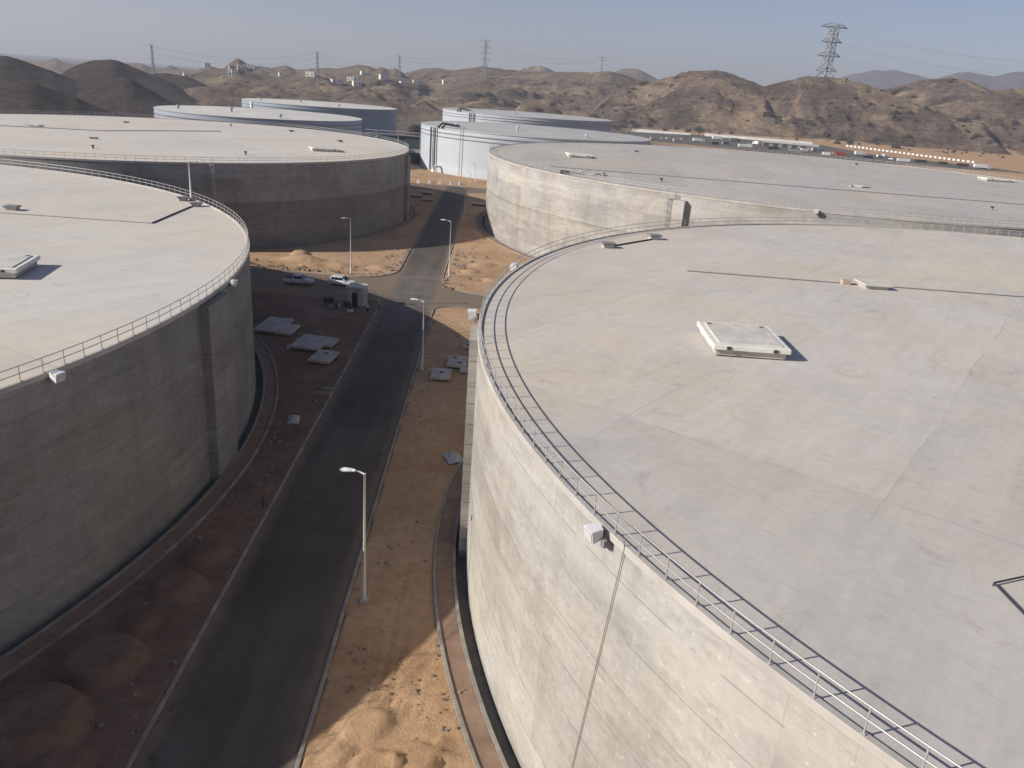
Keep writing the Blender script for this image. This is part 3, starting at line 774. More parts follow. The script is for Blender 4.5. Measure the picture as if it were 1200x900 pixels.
CW = (0.43, 0.405, 0.36)
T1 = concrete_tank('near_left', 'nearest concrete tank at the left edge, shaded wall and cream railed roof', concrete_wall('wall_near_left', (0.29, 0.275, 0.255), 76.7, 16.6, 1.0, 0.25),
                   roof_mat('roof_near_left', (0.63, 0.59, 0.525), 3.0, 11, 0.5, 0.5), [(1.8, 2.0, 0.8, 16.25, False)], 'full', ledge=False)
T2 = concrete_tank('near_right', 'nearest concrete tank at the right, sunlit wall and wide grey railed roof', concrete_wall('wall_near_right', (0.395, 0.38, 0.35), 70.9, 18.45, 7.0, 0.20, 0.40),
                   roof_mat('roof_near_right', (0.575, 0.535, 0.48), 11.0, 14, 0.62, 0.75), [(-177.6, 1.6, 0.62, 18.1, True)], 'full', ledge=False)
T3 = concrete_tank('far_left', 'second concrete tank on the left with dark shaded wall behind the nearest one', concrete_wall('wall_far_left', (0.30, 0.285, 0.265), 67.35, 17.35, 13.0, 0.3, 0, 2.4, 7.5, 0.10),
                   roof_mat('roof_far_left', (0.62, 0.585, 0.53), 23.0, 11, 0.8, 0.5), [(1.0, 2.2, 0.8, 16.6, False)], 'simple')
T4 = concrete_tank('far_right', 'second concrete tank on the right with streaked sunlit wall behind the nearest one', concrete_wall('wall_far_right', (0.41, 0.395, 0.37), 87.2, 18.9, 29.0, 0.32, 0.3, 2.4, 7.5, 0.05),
                   roof_mat('roof_far_right', (0.49, 0.465, 0.43), 37.0, 13, 0.1, 0.75), [(-123.0, 1.25, 1.2, 17.9, False)], 'simple')

def ladder(parent, R, ang, z0, z1, name='ladder', cage=True, mat='galv'):
    b = MB(); a = rad(ang); er = Vector((math.cos(a), math.sin(a), 0)); et = Vector((-math.sin(a), math.cos(a), 0))
    for s in (-1, 1): b.tube([er * (R + 0.35) + et * 0.28 * s + Vector((0, 0, z0)), er * (R + 0.35) + et * 0.28 * s + Vector((0, 0, z1))], 0.04, 4)
    z = z0
    while z < z1 - 0.2:
        b.bar(er * (R + 0.35) - et * 0.28 + Vector((0, 0, z)), er * (R + 0.35) + et * 0.28 + Vector((0, 0, z)), 0.03); z += 0.45
    if cage:
        z = z0 + 2.4
        while z < z1:
            b.tube([er * (R + 0.35 + 0.75 * math.sin(q)) + et * 0.42 * math.cos(q) + Vector((0, 0, z)) for q in np.linspace(0, math.pi, 7)], 0.03, 4); z += 1.3
        for q in (0.6, 1.57, 2.54):
            b.tube([er * (R + 0.35 + 0.75 * math.sin(q)) + et * 0.42 * math.cos(q) + Vector((0, 0, z0 + 2.4)), er * (R + 0.35 + 0.75 * math.sin(q)) + et * 0.42 * math.cos(q) + Vector((0, 0, z1))], 0.03, 4)
    return b.build(name, M[mat], parent)
ladder(T3, 67.35, -56.6, 0.5, 18.4)
ladder(T4, 87.2 + 1.2, -123.9, 0.5, 20.0)
# slack earthing cable hung over the rim of the near right tank, dropped to the gutter
b = MB(); pts = []
for k in range(15):
    t_ = k / 14; a = rad(-152.5 - 1.95 * t_); z = 18.5 - 18.4 * t_
    pts.append(((70.9 + 0.06) * math.cos(a), (70.9 + 0.06) * math.sin(a), z))
a = rad(-152.5)
pts = [((70.9 - 0.1) * math.cos(a), (70.9 - 0.1) * math.sin(a), 19.0), ((70.9 + 0.14) * math.cos(a), (70.9 + 0.14) * math.sin(a), 18.85)] + pts
b.tube(pts, 0.022, 5); tag(b.build('cable', M['grey'], T2), 'thin dark cable running down the sunlit wall')

def steel_tank(key, label, group, wallmat, roofmat, pipes):
    cx, cy, R, H = TANKS[key]
    t = thing('steel_tank', label, 'tank', (cx, cy, 0), 0, group)
    prof = [(R, -1.0)]
    for k in range(1, 8): prof += [(R, H * k / 7.4 - 0.02), (R - 0.008 * k, H * k / 7.4)]
    prof.append((R - 0.06, H))
    b = MB(); b.revolve(prof, 128); o = b.build('shell', wallmat, t); autosmooth(o, 30)
    disc(R + 0.05, H + 0.02, 0.9, 10, 128).build('roof', roofmat, t, True)
    for z in (H - 1.9, H - 3.5):
        b = MB(); b.revolve([(R - 0.1, z + 0.14), (R + 0.42, z + 0.16), (R + 0.44, z), (R - 0.1, z - 0.04)], 128); b.build('wind_girder', M['grey'], t)
    b = MB(); b.revolve([(R - 0.05, H - 0.25), (R + 0.22, H - 0.25), (R + 0.22, H + 0.06), (R - 0.05, H + 0.06)], 128); b.build('top_angle', wallmat, t)
    for a_, r_, m_, z1 in pipes:
        a = rad(a_); c, s = math.cos(a), math.sin(a)
        b = MB(); b.tube([((R - 2) * c, (R - 2) * s, z1 + 0.6), ((R + 0.9) * c, (R + 0.9) * s, z1 + 0.3), ((R + 0.9) * c, (R + 0.9) * s, 0.5)], r_, 10)
        b.build('overflow_pipe', M[m_], t, True)
    for rr, aa, sz in ((R * 0.45, 250, 1.3), (R * 0.8, 300, 1.0), (R * 0.8, 215, 1.1)):
        c, s = math.cos(rad(aa)), math.sin(rad(aa)); z = H + 0.9 * (1 - rr / R)
        b = MB(); b.tube([(rr * c, rr * s, z - 0.2), (rr * c, rr * s, z + sz)], 0.45, 10); b.tube([(rr * c, rr * s, z + sz), (rr * c, rr * s, z + sz + 0.5)], [0.9, 0.5], 10); b.build('roof_vent', wallmat, t)
    return t
M['steel_wall'] = plain('tank_shell_white', (0.47, 0.50, 0.53), 0.55, 0.05, 0.12)
M['steel_roof'] = plain('tank_roof_grey', (0.47, 0.455, 0.43), 0.8, 0.10, 0.08)
M['steel_roof2'] = plain('tank_roof_pale', (0.62, 0.595, 0.54), 0.8, 0.08, 0.08)
M['steel_wall2'] = plain('tank_shell_white_shaded', (0.31, 0.345, 0.40), 0.55, 0.06, 0.12)  # white shell; the shade on these tanks is put into the colour
PP = [(-147.0, 0.38, 'dark', 17.2), (-143.2, 0.38, 'dark', 17.2), (-125.4, 0.15, 'grey', 18.2)]
W6 = steel_tank('white_a', 'white steel tank with dark vertical pipes at the end of the road', 'white steel tanks', M['steel_wall'], M['steel_roof'], PP)
W8 = steel_tank('white_b', 'farthest white steel tank, only roof and top showing behind the piped white one', 'white steel tanks', M['steel_wall'], M['steel_roof'], [(-128, 0.4, 'dark', 17.2), (-125, 0.4, 'dark', 17.2)])
W5 = steel_tank('steel_a', 'white steel tank painted in shade blue, with pale roof just behind the second left concrete tank', 'white steel tanks in shade colour', M['steel_wall2'], M['steel_roof2'], [(150, 0.4, 'white', 17.2)])
W7 = steel_tank('steel_b', 'farthest white steel tank painted in shade blue on the left with shaded side to the right', 'white steel tanks in shade colour', M['steel_wall2'], M['steel_roof2'], [(-132, 0.4, 'white', 17.2)])
# white elbow pipe and dark stair head of the nearer white tank
b = MB(); a = rad(-139); R = 51.2; c, s = math.cos(a), math.sin(a)
b.tube([((R - 0.2) * c, (R - 0.2) * s, 2.6), ((R + 2.6) * c, (R + 2.6) * s, 2.6), ((R + 3.6) * c, (R + 3.6) * s, 2.2), ((R + 3.9) * c, (R + 3.9) * s, 1.2), ((R + 3.9) * c, (R + 3.9) * s, -0.4)], 0.55, 12)
b.build('inlet_pipe', M['white'], W6, True)
for W, aa, R in ((W6, -141, 51.2), (W8, -140, 60.1)):
    b = MB(); a = rad(aa); er = Vector((math.cos(a), math.sin(a), 0)); et = Vector((-math.sin(a), math.cos(a), 0)); z = Vector((0, 0, 17.9))
    b.tube([er * (R + .8) + z, er * (R - 1.3) + z + Vector((0, 0, 1.7)), er * (R - 6) + et * 3 + z + Vector((0, 0, 1.0))], 0.42, 8)
    b.tube([er * (R + .8) + et * 3 + z, er * (R - 1.3) + et * 3 + z + Vector((0, 0, 1.7)), er * (R - 6) + et * 6 + z + Vector((0, 0, 1.0))], 0.42, 8)
    b.build('vent_pipe', M['dark'], W)

# ------------------------------------------------------------------ things on the tank roofs
def big_hatch(label, x, y, z, sx, sy, rz, h=0.85, group='large square roof hatches', small=False):
    t = thing('roof_hatch', label, 'hatch', (x, y, z), rz, group)
    b = MB(); b.bevbox((0, 0, h * 0.28), (sx - 0.5, sy - 0.5, h * 0.56), 0.03); b.build('curb', M['slab'], t)
    b = MB(); b.bevbox((0, 0, h * 0.76), (sx, sy, h * 0.40), 0.04); b.build('cover', M['hatch_side'], t)
    b = MB(); b.bevbox((0, 0, h * 0.96 + 0.03), (sx * 0.84, sy * 0.84, 0.10), 0.05); b.build('cover_panel', M['hatch'], t)
    if not small:
        b = MB(); b.tube([(-0.25, sy * 0.3, h + 0.08), (-0.25, sy * 0.3, h + 0.2), (0.25, sy * 0.3, h + 0.2), (0.25, sy * 0.3, h + 0.08)], 0.02, 5); b.build('lifting_handle', M['galv'], t)
        for s in (-1, 1):
            b = MB(); b.bevbox((s * sx * .3, -sy / 2 - .03, h * .74), (.32, .1, .22), .02); b.build('hinge', M['dark'], t)
        for s in (-1, 1):
            b = MB(); b.bevbox((s * sx * .36, sy * .36, h * .96 + .1), (.3, .3, .06), .02); b.build('lifting_plate', M['rust'], t)
    return t
Z2, Z1, Z3, Z4 = 18.65, 16.78, 17.5, 19.05
big_hatch('large cream square hatch on the nearest right roof', 17.0, 57.6, Z2, 5.6, 6.2, 0.0)
big_hatch('large cream square hatch near the left edge of the photo on the nearest left roof', -47.7, 70.2, Z1, 5.6, 6.0, 0.22, 0.9)
big_hatch('pale flat hatch at the left part of the second right roof', 13.6, 225.0, Z4 - .1, 6.6, 6.6, 0.1, 0.9)
big_hatch('long pale hatch at the right edge of the second right roof', 142.0, 251.0, Z4 - .1, 9.0, 5.0, 0.05, 0.9)
big_hatch('low pale hatch near the right rim of the second left roof', -51.0, 205.0, Z3 - .1, 7.0, 5.0, 0.4, 0.8)

def small_vent(label, x, y, z, kind, rz=0.0, group='small roof vents'):
    t = thing('roof_vent', label, 'vent', (x, y, z), rz, group)
    if kind == 'box':
        b = MB(); b.bevbox((0, 0, 0.14), (1.3, 1.0, 0.40), 0.03); b.build('curb', M['slab'], t)
        b = MB(); b.bevbox((0, 0, 0.44), (1.7, 1.3, 0.20), 0.03); b.build('cover', M['grey'], t)
    elif kind == 'plate':
        b = MB(); b.bevbox((0, 0, 0.1), (2.4, 2.2, 0.45), 0.03); b.build('curb', M['slab'], t)
        b = MB(); b.bevbox((0, 0, 0.42), (2.9, 2.7, 0.16), 0.03); b.build('cover', M['hatch'], t)
        b = MB(); b.box((-2.6, 0.7, 0.2), (0.9, 0.7, 0.5)); b.build('junction_box', M['plaster2'], t)
    else:
        b = MB(); b.tube([(0, 0, -0.2), (0, 0, 0.6)], 0.22, 10); b.build('pipe', M['grey'], t)
        b = MB(); b.tube([(0, 0, 0.6), (0, 0, 0.82)], [0.45, 0.2], 10); b.build('cowl', M['dark'], t)
    return t
small_vent('grey plate hatch with small tan box beside the roof cable on the nearest right tank', 37.0, 82.6, Z2, 'plate', 0.05)
small_vent('small dark vent box by the far rim of the nearest right roof', 10.2, 95.0, Z2 - .1, 'box', 0.3)
small_vent('small dark vent box farther along the rim of the nearest right roof', 17.0, 103.4, Z2 - .1, 'box', 0.3)
small_vent('dark vent box by the left photo edge on the nearest left roof', -64.8, 100.3, Z1 - .05, 'box', 0.1)
small_vent('dark vent box nearer the far rim of the nearest left roof', -50.5, 118.0, Z1 - .15, 'box', 0.6)
small_vent('dark vent box closest to the railing corner of the nearest left roof', -46.9, 113.8, Z1 - .15, 'box', 0.6)
for i, (x, y, k, lab) in enumerate(((-128.2, 213.1, 'plate', 'farthest left of the vents'), (-101.5, 190.7, 'box', 'left of the middle front'), (-121.2, 247.3, 'box', 'at the back left'),
        (-91.2, 170.7, 'pipe', 'tiny one on the front left'), (-76.0, 262.0, 'box', 'at the back middle'), (-54.5, 236.0, 'box', 'at the back right'), (-62.8, 181.4, 'pipe', 'near the front rim'), (-96.0, 265.0, 'pipe', 'by the far rim'))):
    small_vent('small vent on the second left roof, ' + lab, x, y, Z3 - .1, k, 0.2 * i)
for i, (x, y, k, lab) in enumerate(((28.4, 173.5, 'pipe', 'dark round one near the ladder'), (33.8, 262.7, 'box', 'at the back left'), (79.3, 194.6, 'plate', 'in the middle front'), (110.2, 280.1, 'box', 'by the far rim'), (94.4, 165.5, 'pipe', 'near the front rim'))):
    small_vent('small vent on the second right roof, ' + lab, x, y, Z4 - .1, k, 0.2 * i)

def roof_pipe(label, pts, r, mat='dark'):
    b = MB(); b.tube(pts, r, 6); return tag(b.build('cable_conduit', M[mat]), label, 'conduit', 'conduits laid on the tank roofs')
def roof_z(key, x, y):
    cx, cy, R, H = TANKS[key]; return H + 0.35 * (1 - math.hypot(x - cx, y - cy) / R)
def on_roof(key, pts, r):
    out = []
    for (x0, y0), (x1, y1) in zip(pts[:-1], pts[1:]):
        n = max(2, int(math.hypot(x1 - x0, y1 - y0) / 3))
        for k in range(n):
            x = x0 + (x1 - x0) * k / n; y = y0 + (y1 - y0) * k / n; out.append((x, y, roof_z(key, x, y) + r * 0.9))
    out.append((*pts[-1], roof_z(key, *pts[-1]) + r * 0.9)); return out
roof_pipe('long thin conduit running right across the nearest right roof', on_roof('near_right', [(17.8, 84.2), (36, 83.3), (80, 82.2)], 0.07), 0.07, 'grey')
roof_pipe('short dark conduit joining two vent boxes by the rim of the nearest right roof', on_roof('near_right', [(10.6, 95.6), (16.6, 102.8)], 0.09), 0.09)
roof_pipe('bent dark conduit crossing the nearest left roof to the rim vents', on_roof('near_left', [(-70, 98), (-64.6, 97.6), (-46.2, 98.4)], 0.05), 0.05, 'grey')
roof_pipe('dark straight conduit from the bend to the rim vents on the nearest left roof', on_roof('near_left', [(-46.2, 98.4), (-47.2, 113.0)], 0.09), 0.09)
roof_pipe('straight conduit across the middle of the second right roof', on_roof('far_right', [(5, 190), (60, 184), (120, 181)], 0.1), 0.1, 'grey')
roof_pipe('faint conduit across the left of the second left roof', on_roof('far_left', [(-140, 205), (-110, 212), (-90, 240)], 0.1), 0.1, 'grey')

# low dark tubes in the shape of a handrail shadow at the right edge of the photo on the near right roof
t = thing('guard_shadow_frame', 'low dark bent tubes shaped like a handrail shadow at the right photo edge on the nearest right roof', 'guard shadow', (19.65, 27.2, roof_z('near_right', 19.65, 27.2)))
b = MB(); b.tube([(0, 0, 0), (0, 0, 0.14), (2.2, 0.9, 0.14), (2.2, 0.9, 0)], 0.04, 6); b.build('long_shadow_tube', M['dark'], t)
b = MB(); b.tube([(0, 0, 0.14), (0.05, -2.4, 0.14), (0.05, -2.4, 0)], 0.04, 6); b.build('short_shadow_tube', M['dark'], t)

# heap of offcut timber and steel near the rim of the second right roof
t = thing('scrap_heap', 'scattered heap of timber and steel offcuts on the second right roof', 'debris', (12.6, 178.0, Z4 - 0.15))
for k in range(16):
    b = MB(); a = rng.uniform(0, math.pi); L = rng.uniform(1.0, 3.4); x, y = rng.uniform(-4.5, 4.5), rng.uniform(-2.0, 2.6); dz = rng.uniform(0, 0.7)
    b.bar((x - L / 2 * math.cos(a), y - L / 2 * math.sin(a), 0.08), (x + L / 2 * math.cos(a), y + L / 2 * math.sin(a), 0.1 + dz), rng.uniform(0.06, 0.14))
    b.build('offcut', M[rng.choice(['rust', 'grey', 'dark', 'slab'])], t)
b = MB(); b.bevbox((-4.6, -1.5, 0.35), (2.0, 0.9, 0.7), 0.04); b.build('crate', M['dark'], t)

# lamp pole on the rim of the near left roof
def pole_lamp(label, x, y, z, h, arm, rz, name='street_lamp', r=0.10, group='street lamps along the service road'):
    t = thing(name, label, 'lamp', (x, y, z), rz, group)
    b = MB(); b.bevbox((0, 0, 0.12), (0.55, 0.55, 0.3), 0.03); b.build('base', M['slab'], t)
    b = MB(); b.tube([(0, 0, 0.2), (0, 0, h * 0.25), (0, 0, h * 0.26), (0, 0, h)], [r * 1.25, r * 1.2, r, r * 0.75], 10); b.build('pole', M['lamp_paint'], t, True)
    if arm > 0:
        b = MB(); b.tube([(0, 0, h - 0.06), (arm * 0.5, 0, h + 0.12), (arm, 0, h + 0.18)], r * 0.6, 8); b.build('arm', M['lamp_paint'], t, True)
        b = MB(); x0 = arm - 0.1
        vs = []
        secs = ((0.0, 0.10, 0.06), (0.25, 0.20, 0.13), (0.75, 0.24, 0.15), (1.05, 0.16, 0.09))
        for dx, w, hh in secs:
            for py, pz in ((-1, 0), (-0.75, 0.8), (0, 1.0), (0.75, 0.8), (1, 0), (0.7, -0.35), (-0.7, -0.35)):
                vs.append((x0 + dx, py * w, h + 0.17 + pz * hh))
        fs = [tuple(range(7)), tuple(range(27, 20, -1))]
        for i in range(3):
            for k in range(7):
                l = (k + 1) % 7; fs.append((i * 7 + k, i * 7 + l, i * 7 + 7 + l, i * 7 + 7 + k))
        b.add(vs, fs); hd = b.build('lamp_head', M['white'], t, True)
        b = MB(); b.box((x0 + 0.62, 0, h + 0.11), (0.6, 0.3, 0.03)); b.build('lens', M['light_lens'], hd)
    return t
pi = math.pi
pole_lamp('tall pale street lamp nearest the camera, right of the shaded road', -9.55, 48.2, 0.0, 10.4, 0.75, pi)
pole_lamp('street lamp standing in the lit sand behind the parked vehicles', -32.3, 148.6, 0.0, 10.6, 1.0, 3.9)
pole_lamp('street lamp right of the road just before the junction', -11.9, 97.8, 0.0, 9.4, 0.9, pi)
pole_lamp('street lamp on the right corner just past the junction', -13.9, 152.6, 0.0, 10.8, 1.1, pi)
pole_lamp('street lamp by the shaded far road beside the second right tank', -16.6, 221.0, 0.0, 9.0, 0.9, pi)
pole_lamp('taller of two small lamps in front of the piped white tank', -20.0, 312.0, 0.3, 7.0, 0.9, pi)
pole_lamp('shorter of two small lamps in front of the piped white tank', -21.5, 308.0, 0.3, 4.2, 0.9, pi)
pole_lamp('white lamp pole standing at the back railing of the nearest left tank', -49.6, 118.9, 16.7, 5.4, 0.6, 0.3, 'roof_lamp', 0.13)

# floodlights bolted to the rims
def flood(label, key, ang, zoff=0.0, sc=1.0):
    cx, cy, R, H = TANKS[key]; a = rad(ang)
    t = thing('floodlight', label, 'floodlight', (cx + (R + 0.1) * math.cos(a), cy + (R + 0.1) * math.sin(a), H + zoff), a, 'floodlights on the tank rims')
    t.scale = (sc, sc, sc)
    b = MB(); b.box((0.12, 0, -0.2), (0.10, 0.26, 0.5)); b.bar((0.1, 0, -0.1), (0.45, 0, 0.1), 0.07); b.build('bracket', M['dark'], t)
    b = MB()
    vs = [(0.28, -0.34, -0.22), (0.28, 0.34, -0.22), (0.28, 0.34, 0.34), (0.28, -0.34, 0.34), (0.86, -0.42, -0.38), (0.86, 0.42, -0.38), (0.98, 0.42, 0.30), (0.98, -0.42, 0.30)]
    b.add(vs, [(0, 1, 2, 3), (4, 7, 6, 5), (0, 4, 5, 1), (1, 5, 6, 2), (2, 6, 7, 3), (3, 7, 4, 0)]); hs = b.build('housing', M['white'], t)
    b = MB(); b.add([(0.905, -0.36, -0.33), (0.905, 0.36, -0.33), (1.0, 0.36, 0.24), (1.0, -0.36, 0.24)], [(0, 1, 2, 3)]); b.build('lens', M['light_lens'], hs)
    b = MB(); b.bevbox((0.30, 0.55, -0.32), (0.22, 0.3, 0.4), 0.02); b.build('ballast_box', M['grey'], t)
    return t
flood('white floodlight box on the sunlit wall top of the nearest right tank', 'near_right', -153.7, -0.02, 0.85)
flood('floodlight above the blocky buttress at the left rim of the nearest right tank', 'near_right', 179.2, -0.1)
flood('floodlight on the back left rim of the nearest right tank', 'near_right', 163.6, -0.1)
flood('white floodlight on the shaded wall top of the nearest left tank', 'near_left', -14.1, -0.1, 0.9)
flood('small floodlight on the right curve of the nearest left tank rim', 'near_left', 5.6, -0.1, 0.8)
flood('small floodlight on the front rim of the second right tank', 'far_right', -106.6, 0.0)

# ------------------------------------------------------------------ chamber slabs and odds and ends on the ground
def slab(label, boxes, z=0.0, lids=()):
    x0, y0 = boxes[0][0], boxes[0][1]
    t = thing('chamber_slab', label, 'concrete slab', (x0, y0, z), 0, 'concrete chamber slabs beside the road')
    for k, (x, y, sx, sy, h, rz) in enumerate(boxes):
        b = MB(); b.bevbox((x - x0, y - y0, h + 0.1), (sx, sy, 0.32), 0.04, rz); b.build('slab', M['slab'], t)
        b = MB(); b.box((x - x0, y - y0, h / 2 - 0.2), (sx - 0.5, sy - 0.5, h + 0.35), rz); b.build('chamber_wall', M['gutter'], t)
    for x, y, s in lids:
        b = MB(); b.bevbox((x - x0, y - y0, boxes[0][4] + 0.28), (s, s, 0.07), 0.01); b.build('manhole_lid', M['dark'], t)
slab('largest stepped concrete slab, beside the nearest left tank', [(-35.6, 111.6, 3.8, 6.6, 0.42, -0.05), (-33.2, 110.2, 2.4, 4.6, 0.30, -0.05)])
slab('middle stepped concrete slab between the nearest left tank and the road', [(-28.3, 104.8, 4.2, 5.6, 0.42, -0.12), (-25.9, 105.6, 1.6, 3.4, 0.32, -0.12)])
slab('smallest left slab, square one closest to the road kerb', [(-25.2, 99.3, 2.9, 4.4, 0.40, -0.1)], 0, ((-25.1, 100.2, 0.5),))
slab('single square slab right of the road under the near lamp row', [(-9.2, 96.0, 2.5, 3.5, 0.35, 0.03)], 0, ((-9.2, 96.3, 0.5),))
slab('stepped slab tucked beside the buttress of the nearest right tank', [(-7.6, 101.3, 2.6, 4.0, 0.38, 0.03), (-6.4, 98.6, 1.2, 1.8, 0.25, 0.03)], 0, ((-8.0, 102.4, 0.5), (-7.2, 100.4, 0.55)))
slab('tiny slab behind the stepped one by the nearest right tank', [(-6.7, 108.6, 1.5, 1.7, 0.3, 0.1)], 0, ((-6.7, 108.6, 0.5),))
slab('long pale slab in the shade left of the far road', [(-36.0, 261.5, 5.2, 3.0, 0.6, 0.0)])
slab('short pale slab in the shade next to the far road kerb', [(-30.8, 254.0, 3.6, 2.2, 0.6, 0.0)])
slab('dim slab farther back left of the far road', [(-33.0, 270.0, 3.6, 2.6, 0.6, 0.0)])
slab('long pale slab in the shade right of the far road', [(-14.2, 252.5, 5.0, 2.2, 0.6, 0.0)])

def crumpled(name, label, x, y, z, w, l, hgt, mat, cat, seed, rz=0):
    n = 14; xs = np.linspace(-w / 2, w / 2, n); ys = np.linspace(-l / 2, l / 2, n)
    X, Y = np.meshgrid(xs, ys)
    Zz = hgt * fbm(X * 1.7 + seed, Y * 1.7, seed, 3, True) * np.clip(1.25 - np.hypot(X / w * 2, Y / l * 2), 0.05, 1)
    X = X + 0.25 * (fbm(X * 2, Y * 2, seed + 3) - .5) * w * .5; Y = Y + 0.25 * (fbm(X * 2, Y * 2, seed + 4) - .5) * l * .5
    ii = np.arange(n * n).reshape(n, n); q = np.stack([ii[:-1, :-1], ii[:-1, 1:], ii[1:, 1:], ii[1:, :-1]], -1).reshape(-1, 4)
    o = link(name, grid_mesh(name, X, Y, Zz, q, M[mat]), None, (x, y, z), rz)
    return tag(o, label, cat)
crumpled('plastic_sheet', 'crumpled grey plastic sheet on the sand by the nearest right tank', -5.4, 72.6, 0.06, 1.7, 2.4, 0.8, 'plastic', 'plastic sheet', 5, 0.4)
crumpled('plastic_sheet', 'crumpled pale plastic scrap on the shaded earth left of the road', -23.5, 79.2, 0.05, 1.2, 2.4, 0.5, 'plastic', 'plastic sheet', 9, 0.2)
crumpled('plastic_sheet', 'small pale scrap just above the largest left slab area', -30.6, 103.4, 0.05, 1.4, 2.0, 0.4, 'plastic', 'plastic sheet', 12, 0.2)
for k, (x, y, L, rz, lab) in enumerate(((-22.0, 88.6, 1.7, 0.1, 'upper of two concrete kerb stones lying beside the left kerb'), (-22.3, 87.2, 1.9, 0.05, 'lower of two concrete kerb stones lying beside the left kerb'))):
    b = MB(); b.bevbox((0, 0, 0.14), (L, 0.42, 0.36), 0.04); tag(b.build('kerb_stone', M['kerb'], None, False, (x, y, 0.05), rz), lab, 'kerb stone', 'loose kerb stones')
b = MB(); b.tube([(0, -0.6, 0), (0, -0.5, 0.62), (0, 0.5, 0.62), (0, 0.6, 0)], 0.05, 6); b.tube([(0.35, -0.55, 0), (0.35, -0.5, 0.5)], 0.05, 6)
tag(b.build('pipe_stub', M['dark'], None, False, (-20.9, 60.6, 0.0), 0.4), 'dark bent pipe stubs sticking up by the left kerb', 'pipe')

# loose stones along kerbs and over the sand: beyond counting
def rubble(name, label, n, fn, smin, smax, mat, seed):
    rr = random.Random(seed); b = MB()
    for _ in range(n):
        x, y = fn(rr); s = smin + (smax - smin) * rr.random() ** 3
        vs = []
        for sx, sy, sz in ((-1, -.8, 0), (1, -.9, 0), (.9, 1, 0), (-1, .8, 0), (-.6, -.5, 1), (.6, -.6, .8), (.5, .6, 1.1), (-.6, .5, .9)):
            vs.append((x + s * sx * rr.uniform(.6, 1.2), y + s * sy * rr.uniform(.6, 1.2), -0.06 + s * sz * rr.uniform(.6, 1.2) + (0.05 if sz else 0)))
        b.add(vs, [(4, 5, 6, 7), (0, 1, 5, 4), (1, 2, 6, 5), (2, 3, 7, 6), (3, 0, 4, 7)])
    return tag(b.build(name, M[mat]), label, None, None, 'stuff')
rubble('rubble', 'small stones and clods strewn over the sand and along the kerbs', 900, lambda r: (lambda y: (r.choice([lx(y) - 0.5 - r.expovariate(0.35), lx(y) - 0.4 - r.expovariate(0.6), rx(y) + 0.5 + r.expovariate(0.5)]), y))(r.uniform(30, 128)), 0.04, 0.20, 'stone', 3)
rubble('rubble', 'dark clods and stones along the far junction kerbs', 420, lambda r: (lambda q: ((r.uniform(-56, -26), 148.4 + r.expovariate(0.8)) if q < 0.5 else (rx(152) + 0.6 + r.expovariate(0.5), r.uniform(141, 185)) if q < 0.85 else (lx(160) - 0.6 - r.expovariate(.8), r.uniform(150, 175))))(r.random()), 0.08, 0.50, 'stone', 5)
rubble('rubble', 'earth clods on the near sunlit mounds', 160, lambda r: (r.uniform(-9.0, -1.5), r.uniform(32, 43)), 0.04, 0.16, 'stone', 8)

